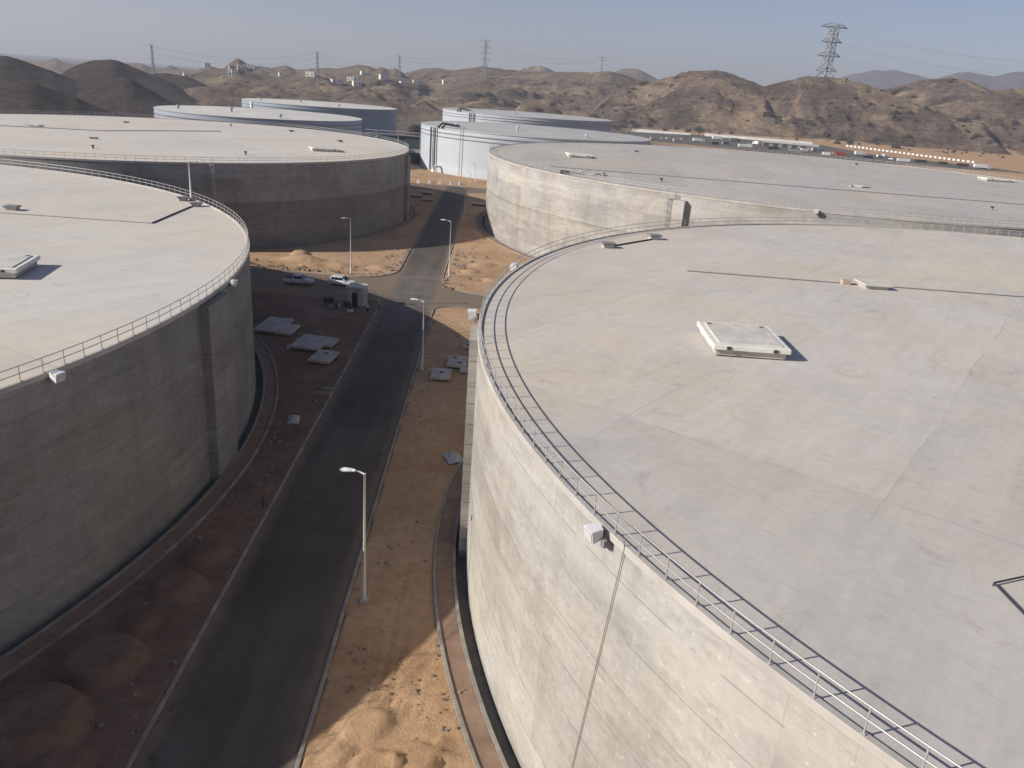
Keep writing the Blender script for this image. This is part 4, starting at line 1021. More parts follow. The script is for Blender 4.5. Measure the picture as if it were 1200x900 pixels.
# ------------------------------------------------------------------ vehicles
def loft(secs, n):
    b = MB(); vs = []; fs = []
    for s in secs: vs += s
    for i in range(len(secs) - 1):
        for k in range(n):
            l = (k + 1) % n; fs.append((i * n + k, i * n + l, i * n + n + l, i * n + n + k))
    fs.append(tuple(range(n - 1, -1, -1))); fs.append(tuple((len(secs) - 1) * n + k for k in range(n)))
    b.add(vs, fs); return b
def sect(x, w, z0, z1, c=0.12):
    return [(x, -w + c * .5, z0), (x, w - c * .5, z0), (x, w, z0 + c), (x, w, z1 - c), (x, w - c, z1), (x, -w + c, z1), (x, -w, z1 - c), (x, -w, z0 + c)]
def vehicle(label, x, y, rz, kind, paint, cat, group, z=0.0, name='parked_car'):
    t = thing(name, label, cat, (x, y, z), rz, group)
    if kind == 'pickup':
        L = 5.3; W = 0.92
        body = [sect(-2.6, W - .08, .52, 1.02), sect(-2.5, W, .42, 1.06), sect(-.9, W, .38, 1.06), sect(.95, W, .38, 1.08), sect(1.2, W, .40, 1.10), sect(2.35, W - .05, .42, 1.00), sect(2.62, W - .16, .50, .86)]
        cab = [sect(-.95, W - .10, 1.0, 1.14, .05), sect(-.75, W - .16, 1.0, 1.74, .10), sect(.35, W - .18, 1.0, 1.78, .10), sect(1.22, W - .10, 1.0, 1.12, .05)]
        wx = (-1.55, 1.65); glz = (1.16, 1.62)
        wins = [(-.66, -.08), (0.02, .70)]
    elif kind == 'suv':
        body = [sect(-2.3, W0 - .1, .50, 1.0) for W0 in (.92,)] + [sect(-2.2, .92, .42, 1.06), sect(-.5, .93, .38, 1.06), sect(.8, .93, .38, 1.06), sect(1.9, .90, .42, .98), sect(2.3, .78, .50, .84)]
        cab = [sect(-2.15, .80, 1.0, 1.18, .05), sect(-1.85, .74, 1.0, 1.70, .10), sect(.15, .74, 1.0, 1.72, .10), sect(1.05, .82, 1.0, 1.12, .05)]
        wx = (-1.35, 1.4); glz = (1.14, 1.58); wins = [(-1.75, -1.15), (-1.05, -.35), (-.27, .48)]
    body_o = loft(body, 8).build('body', paint, t); autosmooth(body_o, 40)
    cab_o = loft(cab, 8).build('cabin', paint, t); autosmooth(cab_o, 40)
    for s in (-1, 1):
        for a, b_ in wins:
            w0 = (0.83 if kind == 'pickup' else .80) + .012; w1 = (0.755 if kind == 'pickup' else .745) + .012
            m = MB(); m.add([(a, s * w0, glz[0]), (b_ + .10, s * w0, glz[0]), (b_, s * w1, glz[1]), (a + .03, s * w1, glz[1])], [(0, 1, 2, 3)]); m.build('window', M['glass'], cab_o)
    f0 = (1.14, 0.45) if kind == 'pickup' else (.98, .25)
    m = MB(); m.add([(f0[0] + .02, -.74, 1.16), (f0[0] + .02, .74, 1.16), (f0[1] + .05, .64, 1.66), (f0[1] + .05, -.64, 1.66)], [(0, 1, 2, 3)])
    o = m.build('windscreen', M['glass'], cab_o); o.location = (0.05, 0, 0.03)
    r0 = (-.88, -.78) if kind == 'pickup' else (-2.12, -1.92)
    m = MB(); m.add([(r0[0] - .05, -.72, 1.2), (r0[0] - .05, .72, 1.2), (r0[1] - .03, .62, 1.6), (r0[1] - .03, -.62, 1.6)], [(3, 2, 1, 0)]); m.build('rear_window', M['glass'], cab_o)
    if kind == 'pickup':
        m = MB(); m.box((-1.76, 0, 1.075), (1.45, 1.5, 0.04)); m.build('load_bed', M['dark'], t)
    wm = MB(); wm.tube([(0, -.11, 0), (0, .11, 0)], .36, 16); wme = wm.mesh('wheel', M['black'])
    rm = MB(); rm.tube([(0, -.125, 0), (0, .125, 0)], .20, 10); rme = rm.mesh('rim', M['galv'])
    for sx in wx:
        for s in (-1, 1):
            w = link('wheel', wme, t, (sx, s * .80, .36)); link('rim', rme, w)
    fx = 2.60 if kind == 'pickup' else 2.27; bx = -2.60 if kind == 'pickup' else -2.3
    for s in (-1, 1):
        m = MB(); m.box((fx - .03, s * .62, .74), (.12, .28, .16)); m.build('headlight', M['light_lens'], t)
        m = MB(); m.box((bx, s * .72, .84), (.10, .16, .30)); m.build('taillight', M['tail_lens'], t)
        m = MB(); m.box((fx - 1.45, s * 1.02, 1.12), (.12, .18, .14)); m.build('mirror', M['dark'], t)
    m = MB(); m.box((fx - .02, 0, .50), (.16, 1.5, .16)); m.build('bumper', M['grey'], t)
    return t
vehicle('silver white double cab pickup parked on the left cross road', -39.4, 138.4, 0.0, 'pickup', M['car_silver'], 'pickup truck', 'vehicles parked at the junction', 0.005, 'pickup_truck')
vehicle('bright white car parked in the sun beside the concrete hut', -31.9, 139.6, -0.25, 'suv', M['car_white'], 'car', 'vehicles parked at the junction', 0.005, 'parked_car')

# ------------------------------------------------------------------ hut and workers by the junction
t = thing('concrete_hut', 'small concrete hut with flat roof by the kerb at the junction', 'hut', (-26.6, 127.6, 0.0), -0.10)
b = MB()
for c, d in (((0, 1.2, 1.5), (2.6, 0.16, 3.2)), ((1.22, 0, 1.5), (0.16, 2.3, 3.2)), ((-1.22, 0, 1.5), (0.16, 2.3, 3.2)), ((-0.95, -1.2, 1.5), (0.7, 0.16, 3.2)), ((0.85, -1.2, 1.5), (0.9, 0.16, 3.2)), ((-0.1, -1.2, 2.75), (1.0, 0.15, 0.7))): b.box(c, d)
b.build('wall', M['slab'], t)
b = MB(); b.bevbox((0, 0, 3.22), (3.1, 3.0, 0.22), 0.03); b.build('roof', M['hatch'], t)
b = MB(); b.box((-0.1, -0.9, 1.2), (1.0, 0.06, 2.4)); b.build('door', M['dark'], t)  # dark panel stands in for the shaded interior behind the open doorway
b = MB(); b.box((-1.32, 0.2, 1.9), (0.06, 0.9, 0.8)); b.build('window', M['glass'], t)

def person(label, x, y, rz, pose, shirt, trousers, hat, z=0.0):
    """skin-modified skeleton baked to one continuous mesh; hair or cap is a child"""
    if pose == 'stand': J = dict(pel=(0, 0, .95), chest=(0, .02, 1.38), neck=(0, .03, 1.52), head=(0, .05, 1.66), kl=(.11, .03, .50), fl=(.12, 0, .06), kr=(-.11, .05, .50), fr=(-.12, .02, .06), el=(.27, 0, 1.13), hl=(.28, .10, .88), er=(-.27, .0, 1.13), hr=(-.26, .14, .90))
    elif pose == 'bend': J = dict(pel=(0, -.12, .86), chest=(0, .22, 1.10), neck=(0, .36, 1.13), head=(0, .48, 1.16), kl=(.12, .06, .46), fl=(.13, -.05, .06), kr=(-.12, .06, .46), fr=(-.14, .08, .06), el=(.22, .36, .84), hl=(.15, .46, .58), er=(-.22, .36, .84), hr=(-.15, .46, .58))
    else: J = dict(pel=(0, -.10, .30), chest=(0, .05, .74), neck=(0, .11, .88), head=(0, .15, 1.01), kl=(.16, .34, .50), fl=(.15, .22, .06), kr=(-.16, .34, .50), fr=(-.15, .22, .06), el=(.26, .20, .58), hl=(.14, .42, .52), er=(-.26, .20, .58), hr=(-.14, .42, .52))
    V = Vector; j = {k: V(v) for k, v in J.items()}
    vs = []; es = []; rs = []
    def add(p, r, par=None):
        vs.append(tuple(p)); rs.append(r)
        if par is not None: es.append((par, len(vs) - 1))
        return len(vs) - 1
    pel = add(j['pel'], (.17, .12)); mid = add((j['pel'] + j['chest']) / 2, (.15, .11), pel); ch = add(j['chest'], (.18, .12), mid)
    nk = add(j['neck'], (.06, .06), ch); hd = add(j['head'] - V((0, .01, .02)), (.085, .095), nk); tp = add(j['head'] + (j['head'] - j['neck']).normalized() * .10, (.07, .08), hd)
    add(j['head'] + V((0, .10, -.01)), (.02, .02), hd)
    for s in ('l', 'r'):
        sx = 1 if s == 'l' else -1
        hip = add(j['pel'] + V((.10 * sx, 0, -.06)), (.10, .10), pel); k = add(j['k' + s], (.065, .065), hip); f = add(j['f' + s], (.045, .05), k); add(j['f' + s] + V((0, .16, -.02)), (.04, .03), f)
        up = (j['neck'] - j['chest']).normalized()
        shd = add(j['chest'] + V((.19 * sx, 0, 0)) + up * .04, (.065, .065), ch); e = add(j['e' + s], (.045, .045), shd); h = add(j['h' + s], (.034, .034), e); add(j['h' + s] + (j['h' + s] - j['e' + s]).normalized() * .09, (.03, .02), h)
    me = bpy.data.meshes.new('body_cage'); me.from_pydata(vs, es, []); me.update()
    o = bpy.data.objects.new('body_cage', me); COL.objects.link(o)
    md = o.modifiers.new('skin', 'SKIN')
    sv = me.skin_vertices[0].data
    for i, r in enumerate(rs): sv[i].radius = r
    sv[0].use_root = True
    o.modifiers.new('sub', 'SUBSURF').levels = 1
    dg = bpy.context.evaluated_depsgraph_get()
    bm_ = bpy.data.meshes.new_from_object(o.evaluated_get(dg))
    bpy.data.objects.remove(o)
    bm_.materials.clear()
    for m_ in (M['skin'], shirt, trousers, M['black']): bm_.materials.append(m_)
    for p in bm_.polygons:
        c = p.center
        dn = min((c - j['neck']).dot((j['head'] - j['neck']).normalized()), 9)
        near_hand = min((c - j['hl']).length, (c - j['hr']).length, (c - j['hl'] - (j['hl'] - j['el']).normalized() * .08).length, (c - j['hr'] - (j['hr'] - j['er']).normalized() * .08).length) < .07
        dl = min((c - j[q]).length for q in ('kl', 'kr', 'fl', 'fr'))
        foot = c.z < .10
        spine = (c - j['pel']).dot((j['chest'] - j['pel']).normalized())
        p.material_index = 3 if foot else 0 if (near_hand or (dn > .0 and (c - j['head']).length < .22)) else 2 if (dl < .25 or spine < .04) else 1
        p.use_smooth = True
    body = link('person', bm_, None, (x, y, z), rz)
    b = MB(); hc = j['head'] + (j['head'] - j['neck']).normalized() * .055
    n = 10; vs2 = []; fs2 = []
    for i, (r, dz) in enumerate(((.125, -.02), (.12, .03), (.085, .09), (.02, .115))):
        for k in range(n): vs2.append((hc.x + r * math.cos(2 * pi * k / n), hc.y + r * 1.1 * math.sin(2 * pi * k / n), hc.z + dz))
    for i in range(3):
        for k in range(n): fs2.append((i * n + k, i * n + (k + 1) % n, i * n + n + (k + 1) % n, i * n + n + k))
    fs2.append(tuple(range(30, 40))); b.add(vs2, fs2); b.build('cap', hat, body, True)
    return tag(body, label, 'person', 'people working by the concrete hut')
M['cl_dark'] = plain('dark_cloth', (0.03, 0.032, 0.04), 0.9, 0.2, 6); M['cl_blue'] = plain('blue_cloth', (0.05, 0.07, 0.13), 0.9, 0.2, 6); M['cl_pale'] = plain('pale_cloth', (0.68, 0.67, 0.62), 0.9, 0.1, 6)
M['cl_khaki'] = plain('khaki_cloth', (0.42, 0.36, 0.20), 0.9, 0.15, 6); M['cap_y'] = plain('yellow_cap', (0.55, 0.42, 0.06), 0.5, 0.05, 6); M['cap_w'] = plain('white_cap', (0.6, 0.6, 0.58), 0.6, 0.05, 6)
person('worker in pale shirt and dark trousers standing right of the hut', -24.0, 122.8, 2.6, 'stand', M['cl_pale'], M['cl_dark'], M['cap_w'])
person('worker in khaki standing farther onto the road beside the hut', -22.6, 125.4, 1.4, 'stand', M['cl_khaki'], M['cl_dark'], M['cap_y'], 0.005)
person('worker in dark clothes standing at the hut door', -26.4, 125.4, 3.0, 'stand', M['cl_dark'], M['cl_dark'], M['cl_dark'])
person('worker in pale top sitting on the ground left of the hut door', -28.9, 124.6, 2.2, 'sit', M['cl_pale'], M['cl_pale'], M['cl_dark'])
person('worker in blue bending forward in front of the hut', -27.5, 124.2, -1.2, 'bend', M['cl_blue'], M['cl_dark'], M['cap_w'])
person('worker in dark clothes crouching at the far left of the group', -29.4, 124.0, -0.6, 'sit', M['cl_blue'], M['cl_blue'], M['cl_dark'])

def crate(label, x, y, rz, d, m_, name='tool_crate', cat='crate'):
    t = thing(name, label, cat, (x, y, 0.02), rz, 'crates and gear by the hut')
    b = MB(); b.bevbox((0, 0, d[2] / 2), d, .03); b.build('box', M[m_], t)
    b = MB(); b.bevbox((0, 0, d[2] + .04), (d[0] + .06, d[1] + .06, .1), .02); b.build('lid', M['dark'], t)
crate('dark tool crate beside the sitting workers', -28.0, 126.2, .3, (1.1, .7, .7), 'dark')
crate('pale crate in front of the hut door', -26.9, 123.2, -.4, (.8, .6, .5), 'plaster')
crate('small blue grey crate left of the crouching worker', -30.4, 124.8, .8, (.7, .6, .6), 'steel_wall2')
t = thing('generator', 'dark generator on two wheels at the left end of the workers', 'generator', (-31.2, 126.6, .02), .5, 'crates and gear by the hut')
b = MB(); b.bevbox((0, 0, .75), (1.5, .8, .8), .06); b.build('housing', M['dark'], t)
for s in (-1, 1):
    b = MB(); b.tube([(0.2, s * .46, .32), (0.2, s * .56, .32)], .32, 12); b.build('wheel', M['black'], t)
b = MB(); b.tube([(.5, 0, 1.1), (.5, 0, 1.5)], .06, 6); b.build('exhaust', M['rust'], t)
b = MB(); b.bar((-.7, 0, .5), (-1.5, 0, .25), .08); b.build('drawbar', M['grey'], t)

# ------------------------------------------------------------------ things beyond the tanks
for k, (x, y) in enumerate(((-40.0, 299.3), (-36.2, 300.9), (-32.2, 300.6), (-27.8, 300.7), (-24.6, 302.0))):
    b = MB(); b.box((0, 0, 0.5), (1.25, 0.9, 1.1), 0, 0, 0.72); o = b.build('barrier_block', M['white'], None, False, (x, y, 0.1), 0.1 * k)
    tag(o, ('leftmost', 'second from left', 'middle', 'second from right', 'rightmost')[k] + ' of the five white blocks at the end of the road', 'barrier', 'white blocks at the road end')
t = thing('green_shed', 'dark green sheet metal shed left of the piped white tank', 'shed', (-55.0, 372.0, 0.0), 0.2)
b = MB(); b.box((0, 0, 2.4), (16, 7, 4.8)); b.build('wall', M['green'], t)
b = MB(); b.add([(-8.3, -3.8, 4.75), (8.3, -3.8, 4.75), (8.3, 0, 5.9), (-8.3, 0, 5.9), (8.3, 3.8, 4.75), (-8.3, 3.8, 4.75)], [(0, 1, 2, 3), (3, 2, 4, 5), (0, 3, 5), (1, 4, 2)]); b.build('roof', M['grey'], t)
for k in range(3):
    b = MB(); b.box((-5 + 5 * k, -3.55, 2.0), (2.2, 0.12, 3.4)); b.build('door', M['dark'], t)
t = thing('pipe_rack', 'dark raised pipe rack between the left tanks and the white tank', 'pipe rack', (-66.0, 452.0, 0.0), 0.0)
for k in range(4):
    b = MB(); b.box((-18 + 12 * k, 0, 4.2), (0.6, 0.6, 8.4)); b.build('column', M['grey'], t)
for z_ in (8.2, 6.6):
    b = MB(); b.tube([(-24, 0, z_), (24, 0, z_)], 0.4, 8); b.build('pipe', M['grey'], t)
b = MB(); b.box((0, 0.8, 3.0), (44, 0.3, 5.6)); b.build('screen', M['green'], t)

def tree(name, label, x, y, z, h, r, leaf, nleaf, seed, group='trees and bushes behind the tanks', bush=False):
    rr = random.Random(seed); t = thing(name, label, 'bush' if bush else 'tree', (x, y, z), 0, group)
    b = MB(); th_ = h * (0.25 if bush else 0.42)
    b.tube([(0, 0, -0.3), (0.05 * h * .3, 0, th_ * .5), (0, .03 * h, th_)], [h * .035, h * .028, h * .022], 7)
    tips = []
    for k in range(7):
        a = 2 * pi * k / 7 + rr.uniform(-.4, .4); e = rr.uniform(.3, 1.1)
        p = Vector((r * .62 * math.cos(a) * math.cos(e * .6), r * .62 * math.sin(a) * math.cos(e * .6), th_ + (h - th_) * (0.25 + .5 * e * .7)))
        b.tube([(0, 0, th_ * .85), p * .5 + Vector((0, 0, th_ * .5)), p], [h * .018, h * .012, h * .005], 5); tips.append(p)
    b.build('trunk', M['bark'], t)
    cl = [(p, r * rr.uniform(.32, .5)) for p in tips] + [(Vector((rr.uniform(-.5, .5) * r, rr.uniform(-.5, .5) * r, th_ + (h - th_) * rr.uniform(.3, .85))), r * rr.uniform(.3, .5)) for _ in range(6)]
    b = MB()
    for _ in range(nleaf):
        c, cr = rr.choice(cl); d = Vector((rr.gauss(0, 1), rr.gauss(0, 1), rr.gauss(0, .8))).normalized() * cr * rr.uniform(.45, 1.05)
        p = c + d; s = h * rr.uniform(.018, .04); u = Vector((rr.gauss(0, 1), rr.gauss(0, 1), rr.gauss(0, 1))).normalized(); w = u.cross(Vector((rr.gauss(0, 1), rr.gauss(0, 1), rr.gauss(0, 1)))).normalized()
        b.add([p - u * s, p + w * s * .6, p + u * s, p - w * s * .6], [(0, 1, 2, 3)])
    b.build('crown', leaf, t)
    return t
tree('tree', 'dark tree rising between the left tanks and the piped white tank', -62.0, 456.0, 0, 14.5, 5.2, M['leaf_dark'], 1500, 1)
tree('tree', 'lower green tree at the foot of the dark one by the white tank', -66.5, 462.0, 0, 8.0, 4.2, M['leaf'], 900, 2)
tree('tree', 'dark tree right of the farthest left steel tank', -62.0, 520.0, 0, 9, 4.5, M['leaf_dark'], 700, 3)
tree('tree', 'round green tree among the parked trucks in the yard', 162.0, 806.0, 2.0, 10, 6.5, M['leaf'], 1200, 4)
for k, (px, D, z, lab) in enumerate(((-11.6, 900, 0, 'left of the road axis'), (-10.2, 980, 0, 'on the sandy flat'), (-4.5, 1000, 0, 'near the hill foot'), (0.8, 760, 0, 'just behind the farthest white tank'), (1.6, 770, 0, 'touching its neighbour behind the farthest white tank'), (3.2, 775, 0, 'right of the pair behind the farthest white tank'), (7.0, 830, 1.5, 'standing on the slope right of the white tanks'), (-8.2, 900, 0, 'beside the sandy bank'), (-9.2, 700, 0, 'low between the left steel tanks and the white ones'), (-7.6, 780, 0, 'left of the dark tree line'), (-3.0, 860, 0, 'small one behind the farthest white tank'), (-1.2, 880, 0, 'next to the small one behind the farthest white tank'), (5.0, 800, 0, 'at the right end of the farthest white tank'), (-6.0, 1050, 0, 'far one under the centre hills'), (9.2, 860, 2, 'above the yard wall'), (13.5, 880, 3, 'on the sand behind the long shed'))):
    a = rad(px); x, y = D * math.sin(a), D * math.cos(a)
    tree('bush', 'dark desert bush ' + lab, x, y, float(base_z(np.array(x), np.array(y))) - .3, rng.uniform(5, 8), rng.uniform(4.5, 7.0), M['leaf_dark'], 500, 20 + k, bush=True)

# lattice pylons
def pylon(label, x, y, z, h, rz, wide=1.0, arms=3, al=1.0):
    z0 = hill_z(x, y) - 1.0; h = z + h - z0
    t = thing('transmission_pylon', label, 'pylon', (x, y, z0), rz, 'transmission pylons on the hills')
    def hw(q): return (0.085 * (1 - q / 0.62) + 0.026) * h * wide if q < .62 else 0.026 * h * wide
    N = 11; lv = [i / N for i in range(N + 1)]
    b = MB(); w = h * 0.0075
    cor = lambda q: [Vector((sx * hw(q), sy * hw(q), q * h)) for sx, sy in ((-1, -1), (1, -1), (1, 1), (-1, 1))]
    for i in range(N):
        A, B = cor(lv[i]), cor(lv[i + 1])
        for k in range(4):
            b.bar(A[k], B[k], w); l = (k + 1) % 4
            b.bar(A[k], B[l], w * .6); b.bar(A[l], B[k], w * .6); b.bar(B[k], B[l], w * .6)
    b.build('mast', M['pyl'], t)
    tips = []
    for q, L in ((.66, .17), (.81, .15), (.97, .19))[3 - arms:] if arms < 3 else ((.52, .15), (.68, .17), (.83, .15), (.985, .19)):
        a = MB(); y0 = hw(q); L *= al
        for s in (-1, 1):
            tip = Vector((s * L * h, 0, q * h))
            for yy in (-y0, y0):
                a.bar((s * y0, yy, q * h), tip, w * .8); a.bar((s * y0, yy, (q + .045) * h), tip, w * .7)
            for f in (.35, .65):
                p0 = Vector((s * y0, 0, q * h)).lerp(tip, f); p1 = Vector((s * y0, 0, (q + .045) * h)).lerp(tip, f); a.bar(p0, p1, w * .6)
            tips.append(tip)
        a.bar((-L * h * .5, 0, q * h), (L * h * .5, 0, q * h), w * .8)
        a.build('cross_arm', M['pyl'], t)
    mw = Matrix.Translation((x, y, z0)) @ Matrix.Rotation(rz, 4, 'Z')
    return [mw @ p for p in tips]
M['pyl'] = plain('pylon_steel', (0.30, 0.30, 0.31), 0.6, 0.08, 0.3)
PY = [pylon('far left thin pylon above the dark hills', -514.3, 1139.3, 20.0, 34, -0.5, 0.55, 3, 0.5),
      pylon('slim pylon left of centre above the hill village', -310.2, 1210.9, 40, 22, -0.3, 0.6, 3, 0.5),
      pylon('small pylon left of the centre skyline', -196.8, 1234.4, 42, 24, -0.2, 0.7, 3, 0.9),
      pylon('tall pylon standing on the centre skyline', -74.1, 1247.8, 58, 37, -0.1, 0.75, 3, 0.9),
      pylon('low wide pylon right of the centre skyline', 100.3, 1300.0, 65, 22, 0.1, 0.9, 2, 1.6),
      pylon('largest pylon on the right hill crest', 368.0, 1092.0, 70, 64, 0.35, 1.5, 3, 0.95)]
def wire(label, a, b_, sag):
    pts = []
    for k in range(17):
        t_ = k / 16; p = a.lerp(b_, t_); p.z -= sag * 4 * t_ * (1 - t_); pts.append(p)
    m = MB(); m.tube(pts, 0.07, 4); tag(m.build('power_line', M['pyl']), label, 'power line', 'wires strung between the pylons')
for i in range(4):
    for s in (0, 1):
        for lev in (0, 1):
            A = PY[i]; B = PY[i + 1]
            wire(('upper' if lev else 'lower') + (' right' if s else ' left') + ' sagging wire between ' + ('the two far left pylons', 'the village pylon and the small pylon', 'the small pylon and the centre pylon', 'the centre pylon and the low wide pylon')[i], A[-2 - 2 * lev + s], B[-2 - 2 * (lev if len(B) > 2 else 0) + s], 12)
for s in (0, 1):
    for lev in (0, 1, 2):
        wire(('lowest', 'middle', 'highest')[lev] + (' right' if s else ' left') + ' wire leaving the largest pylon to the right', PY[5][2 + 2 * lev + s], PY[5][2 + 2 * lev + s] + Vector((420, 120, -8)), 14)
        if s == 0: wire(('lowest', 'middle', 'highest')[lev] + ' wire from the largest pylon towards the low wide one', PY[5][2 + 2 * lev], PY[4][min(lev, 1) * 2] + Vector((0, 0, 2)), 16)

# houses on the hills
def house(label, x, y, z, w, d, h, rz, mat, group, floors=1):
    p = hill_hit(x, y, z); t = thing('house', label, 'house', (p.x, p.y, p.z - 6.5), rz, group)
    b = MB(); b.box((0, 0, h / 2 + 3), (w, d, h + 6)); b.build('wall', M[mat], t)
    b = MB(); b.box((0, 0, h + 6.2), (w + .5, d + .5, .6)); b.build('parapet', M[mat], t)
    for fl in range(floors):
        for k in (-1, 1):
            b = MB(); b.box((k * w * .25, -d / 2 - .02, 6 + 1.8 + fl * 3.2), (w * .13, .2, 1.5)); b.build('window', M['glass'], t)
    return t
VIL = [(-454.5, 1271.2, 30.9), (-442.8, 1275.3, 35.4), (-433.5, 1278.5, 37.3), (-425.4, 1281.2, 36.7), (-443.1, 1275.2, 29.4), (-451.3, 1272.3, 26.4), (-462.8, 1268.2, 24.3), (-406.7, 1287.3, 34.5), (-416.3, 1284.2, 30.2), (-487.0, 1259.1, 33.2), (-499.2, 1254.3, 31.0)]
vl = ['low left', 'upper left', 'topmost', 'upper right', 'middle', 'lower middle', 'lowest', 'far right', 'lower right', 'outlying', 'farthest left outlying']
for k, (x, y, z) in enumerate(VIL):
    house(vl[k] + ' white house of the hill village under the pointed hill', x, y, z - 2, rng.uniform(7, 11), 8, rng.uniform(3.5, 6), 0.34 + rng.uniform(-.2, .2), 'plaster' if k % 4 else 'plaster2', 'white houses of the hill village', 2)
V2 = [(-294.0, 1111.8, 32.4, 'at the slim pylon foot'), (-262.1, 1119.7, 26.2, 'low long one right of the slim pylon'), (-243.7, 1123.9, 30.7, 'right of the low long one'), (-225.2, 1127.7, 38.4, 'high on the slope'), (-158.4, 1139.0, 33.0, 'below the small pylon'), (-200.9, 1132.3, 35.9, 'left of the small pylon'), (-435.2, 1064.5, 20.9, 'left of the village behind the dark hills'), (-447.8, 1059.2, 24.0, 'farthest left behind the dark hills'), (-330, 1105, 30, 'left of the slim pylon'), (-176, 1140, 30, 'just left below the small pylon'), (-120, 1150, 36, 'right of the small pylon'), (-236, 1125, 25, 'low on the slope right of the slim pylon')]
for k, (x, y, z, lab) in enumerate(V2):
    house('lone pale house ' + lab, x, y, z - 2, rng.uniform(8, 14), 7, rng.uniform(3.5, 5), 0.25 + rng.uniform(-.3, .3), 'plaster', 'lone houses on the middle hills')

# ------------------------------------------------------------------ works yard behind the right tanks
yard = [(98, 842), (85, 735), (150, 690), (250, 640), (330, 640), (385, 640), (372, 668), (300, 730), (278, 806), (165, 836)]
n_ = 24; vs_ = []; fs_ = []
me = bpy.data.meshes.new('yard_ground')
vv = [Vector((x, y, 0)) for x, y in yard]
vs_ = [(x, y, gz(x, y) + 0.35) for x, y in yard]
me.from_pydata(vs_, [], [tuple(t_) for t_ in tessellate_polygon([vv])]); me.materials.append(plain('yard_gravel', (0.13, 0.115, 0.10), 0.95, 0.3, 0.05)); me.update()
for p_ in me.polygons:
    if p_.normal.z < 0: p_.flip()
tag(link('yard_ground', me), 'dark gravel ground of the works yard', None, None, 'structure')
def wall_run(label, a, b_, h=2.6):
    L = math.dist(a, b_); rz = math.atan2(b_[1] - a[1], b_[0] - a[0]); x, y = (a[0] + b_[0]) / 2, (a[1] + b_[1]) / 2
    t = thing('boundary_wall', label, 'wall', (x, y, gz(x, y) - .5), rz, 'white yard walls')
    b = MB(); b.box((0, 0, h / 2), (L, .4, h + 1)); b.build('wall', M['plaster'], t)
    b = MB(); b.box((0, 0, h + .6), (L + .2, .6, .25)); b.build('coping', M['white'], t)
    for k in range(int(L // 9)):
        b = MB(); b.box((-L / 2 + 4 + 9 * k, 0, h / 2 + .2), (.7, .7, h + 1.2)); b.build('pier', M['plaster'], t)
wall_run('white yard wall left of the round green tree', (101, 838), (158, 826))
wall_run('white yard wall right of the round green tree', (171, 822), (270, 800))
def truck(label, x, y, rz, cabm, boxm, L=8.0, tank=False, name='parked_truck'):
    t = thing(name, label, 'truck', (x, y, gz(x, y)), rz, 'trucks and vans in the yard')
    b = MB(); b.box((-.2, 0, .85), (L, 1.0, .35)); b.build('chassis', M['dark'], t)
    cb = loft([sect(L / 2 - 2.3, 1.2, .7, 3.0, .15), sect(L / 2 - .6, 1.2, .7, 3.0, .2), sect(L / 2, 1.15, .7, 2.0, .2)], 8).build('cab', cabm, t)
    m = MB(); m.add([(L / 2 - .02, -1.0, 1.9), (L / 2 - .02, 1.0, 1.9), (L / 2 - .5, 1.0, 2.8), (L / 2 - .5, -1.0, 2.8)], [(0, 1, 2, 3)]); o = m.build('windscreen', M['glass'], cb); o.location = (.06, 0, .06)
    for s in (-1, 1):
        m = MB(); m.add([(L / 2 - 1.9, s * 1.215, 1.9), (L / 2 - .8, s * 1.215, 1.9), (L / 2 - .95, s * 1.215, 2.7), (L / 2 - 1.9, s * 1.215, 2.7)], [(0, 1, 2, 3)]); m.build('window', M['glass'], cb)
    if tank:
        b = MB(); b.tube([(-L / 2, 0, 2.2), (L / 2 - 2.6, 0, 2.2)], 1.25, 14); b.build('tank', boxm, t, True)
    else:
        b = MB(); b.bevbox((-1.3, 0, 2.3), (L - 2.8, 2.45, 2.5), .06); b.build('box', boxm, t)
    wm = MB(); wm.tube([(0, -.16, 0), (0, .16, 0)], .52, 12); wme = wm.mesh('wheel', M['black'])
    for sx in (-L / 2 + 1.2, L / 2 - 1.3):
        for s in (-1, 1): link('wheel', wme, t, (sx, s * 1.0, .52))
yc = ['leftmost', 'second from left', 'third from left', 'fourth from left']
for k, (x, y) in enumerate(((108.2, 746.2), (117.9, 752.0), (123.8, 757.0), (137.0, 758.0))):
    vehicle('white car in the yard row beside the white tank roof, ' + yc[k], x, y, 1.2 + .3 * k, 'suv', M['car_white' if k % 2 == 0 else 'car_silver'], 'car', 'cars in the yard', gz(x, y))
truck('white flatbed truck left of the round green tree', 150.0, 742.0, 0.15, M['white'], M['plaster'], 11)
truck('white lorry facing left of the long shed', 176.0, 786.0, 0.1, M['white'], M['white'], 10)
truck('dark lorry just right of the round green tree', 190.0, 776.0, 0.2, M['dark'], M['grey'], 10)
truck('white boxy truck at the left end of the long shed', 205.0, 757.0, 1.9, M['white'], M['white'], 9)
truck('small white truck right of the long shed', 247.0, 722.0, 0.4, M['white'], M['slab'], 7)
truck('long white trailer near the barrier row', 283.0, 712.0, 0.12, M['white'], M['white'], 11)
truck('white tanker truck beside the long white trailer', 296.0, 700.0, 0.3, M['white'], M['white'], 9, True)
truck('white truck near the right edge of the yard', 357.0, 655.0, 0.0, M['white'], M['white'], 13)
for k, (x, y, lab) in enumerate(((224, 712, 'by the front of the long shed'), (241.9, 735.0, 'at the right end of the long shed'), (258, 708, 'next to the red container'), (300, 690, 'behind the tanker truck'), (196, 748, 'between the lorries'))):
    vehicle('small pale car in the yard ' + lab, x, y, .7 * k, 'suv', M['car_white' if k % 2 else 'car_silver'], 'car', 'cars in the yard', gz(x, y))
t = thing('long_shed', 'long low grey shed with pale roof in the yard', 'shed', (232.0, 745.0, gz(232, 745)), -0.35)
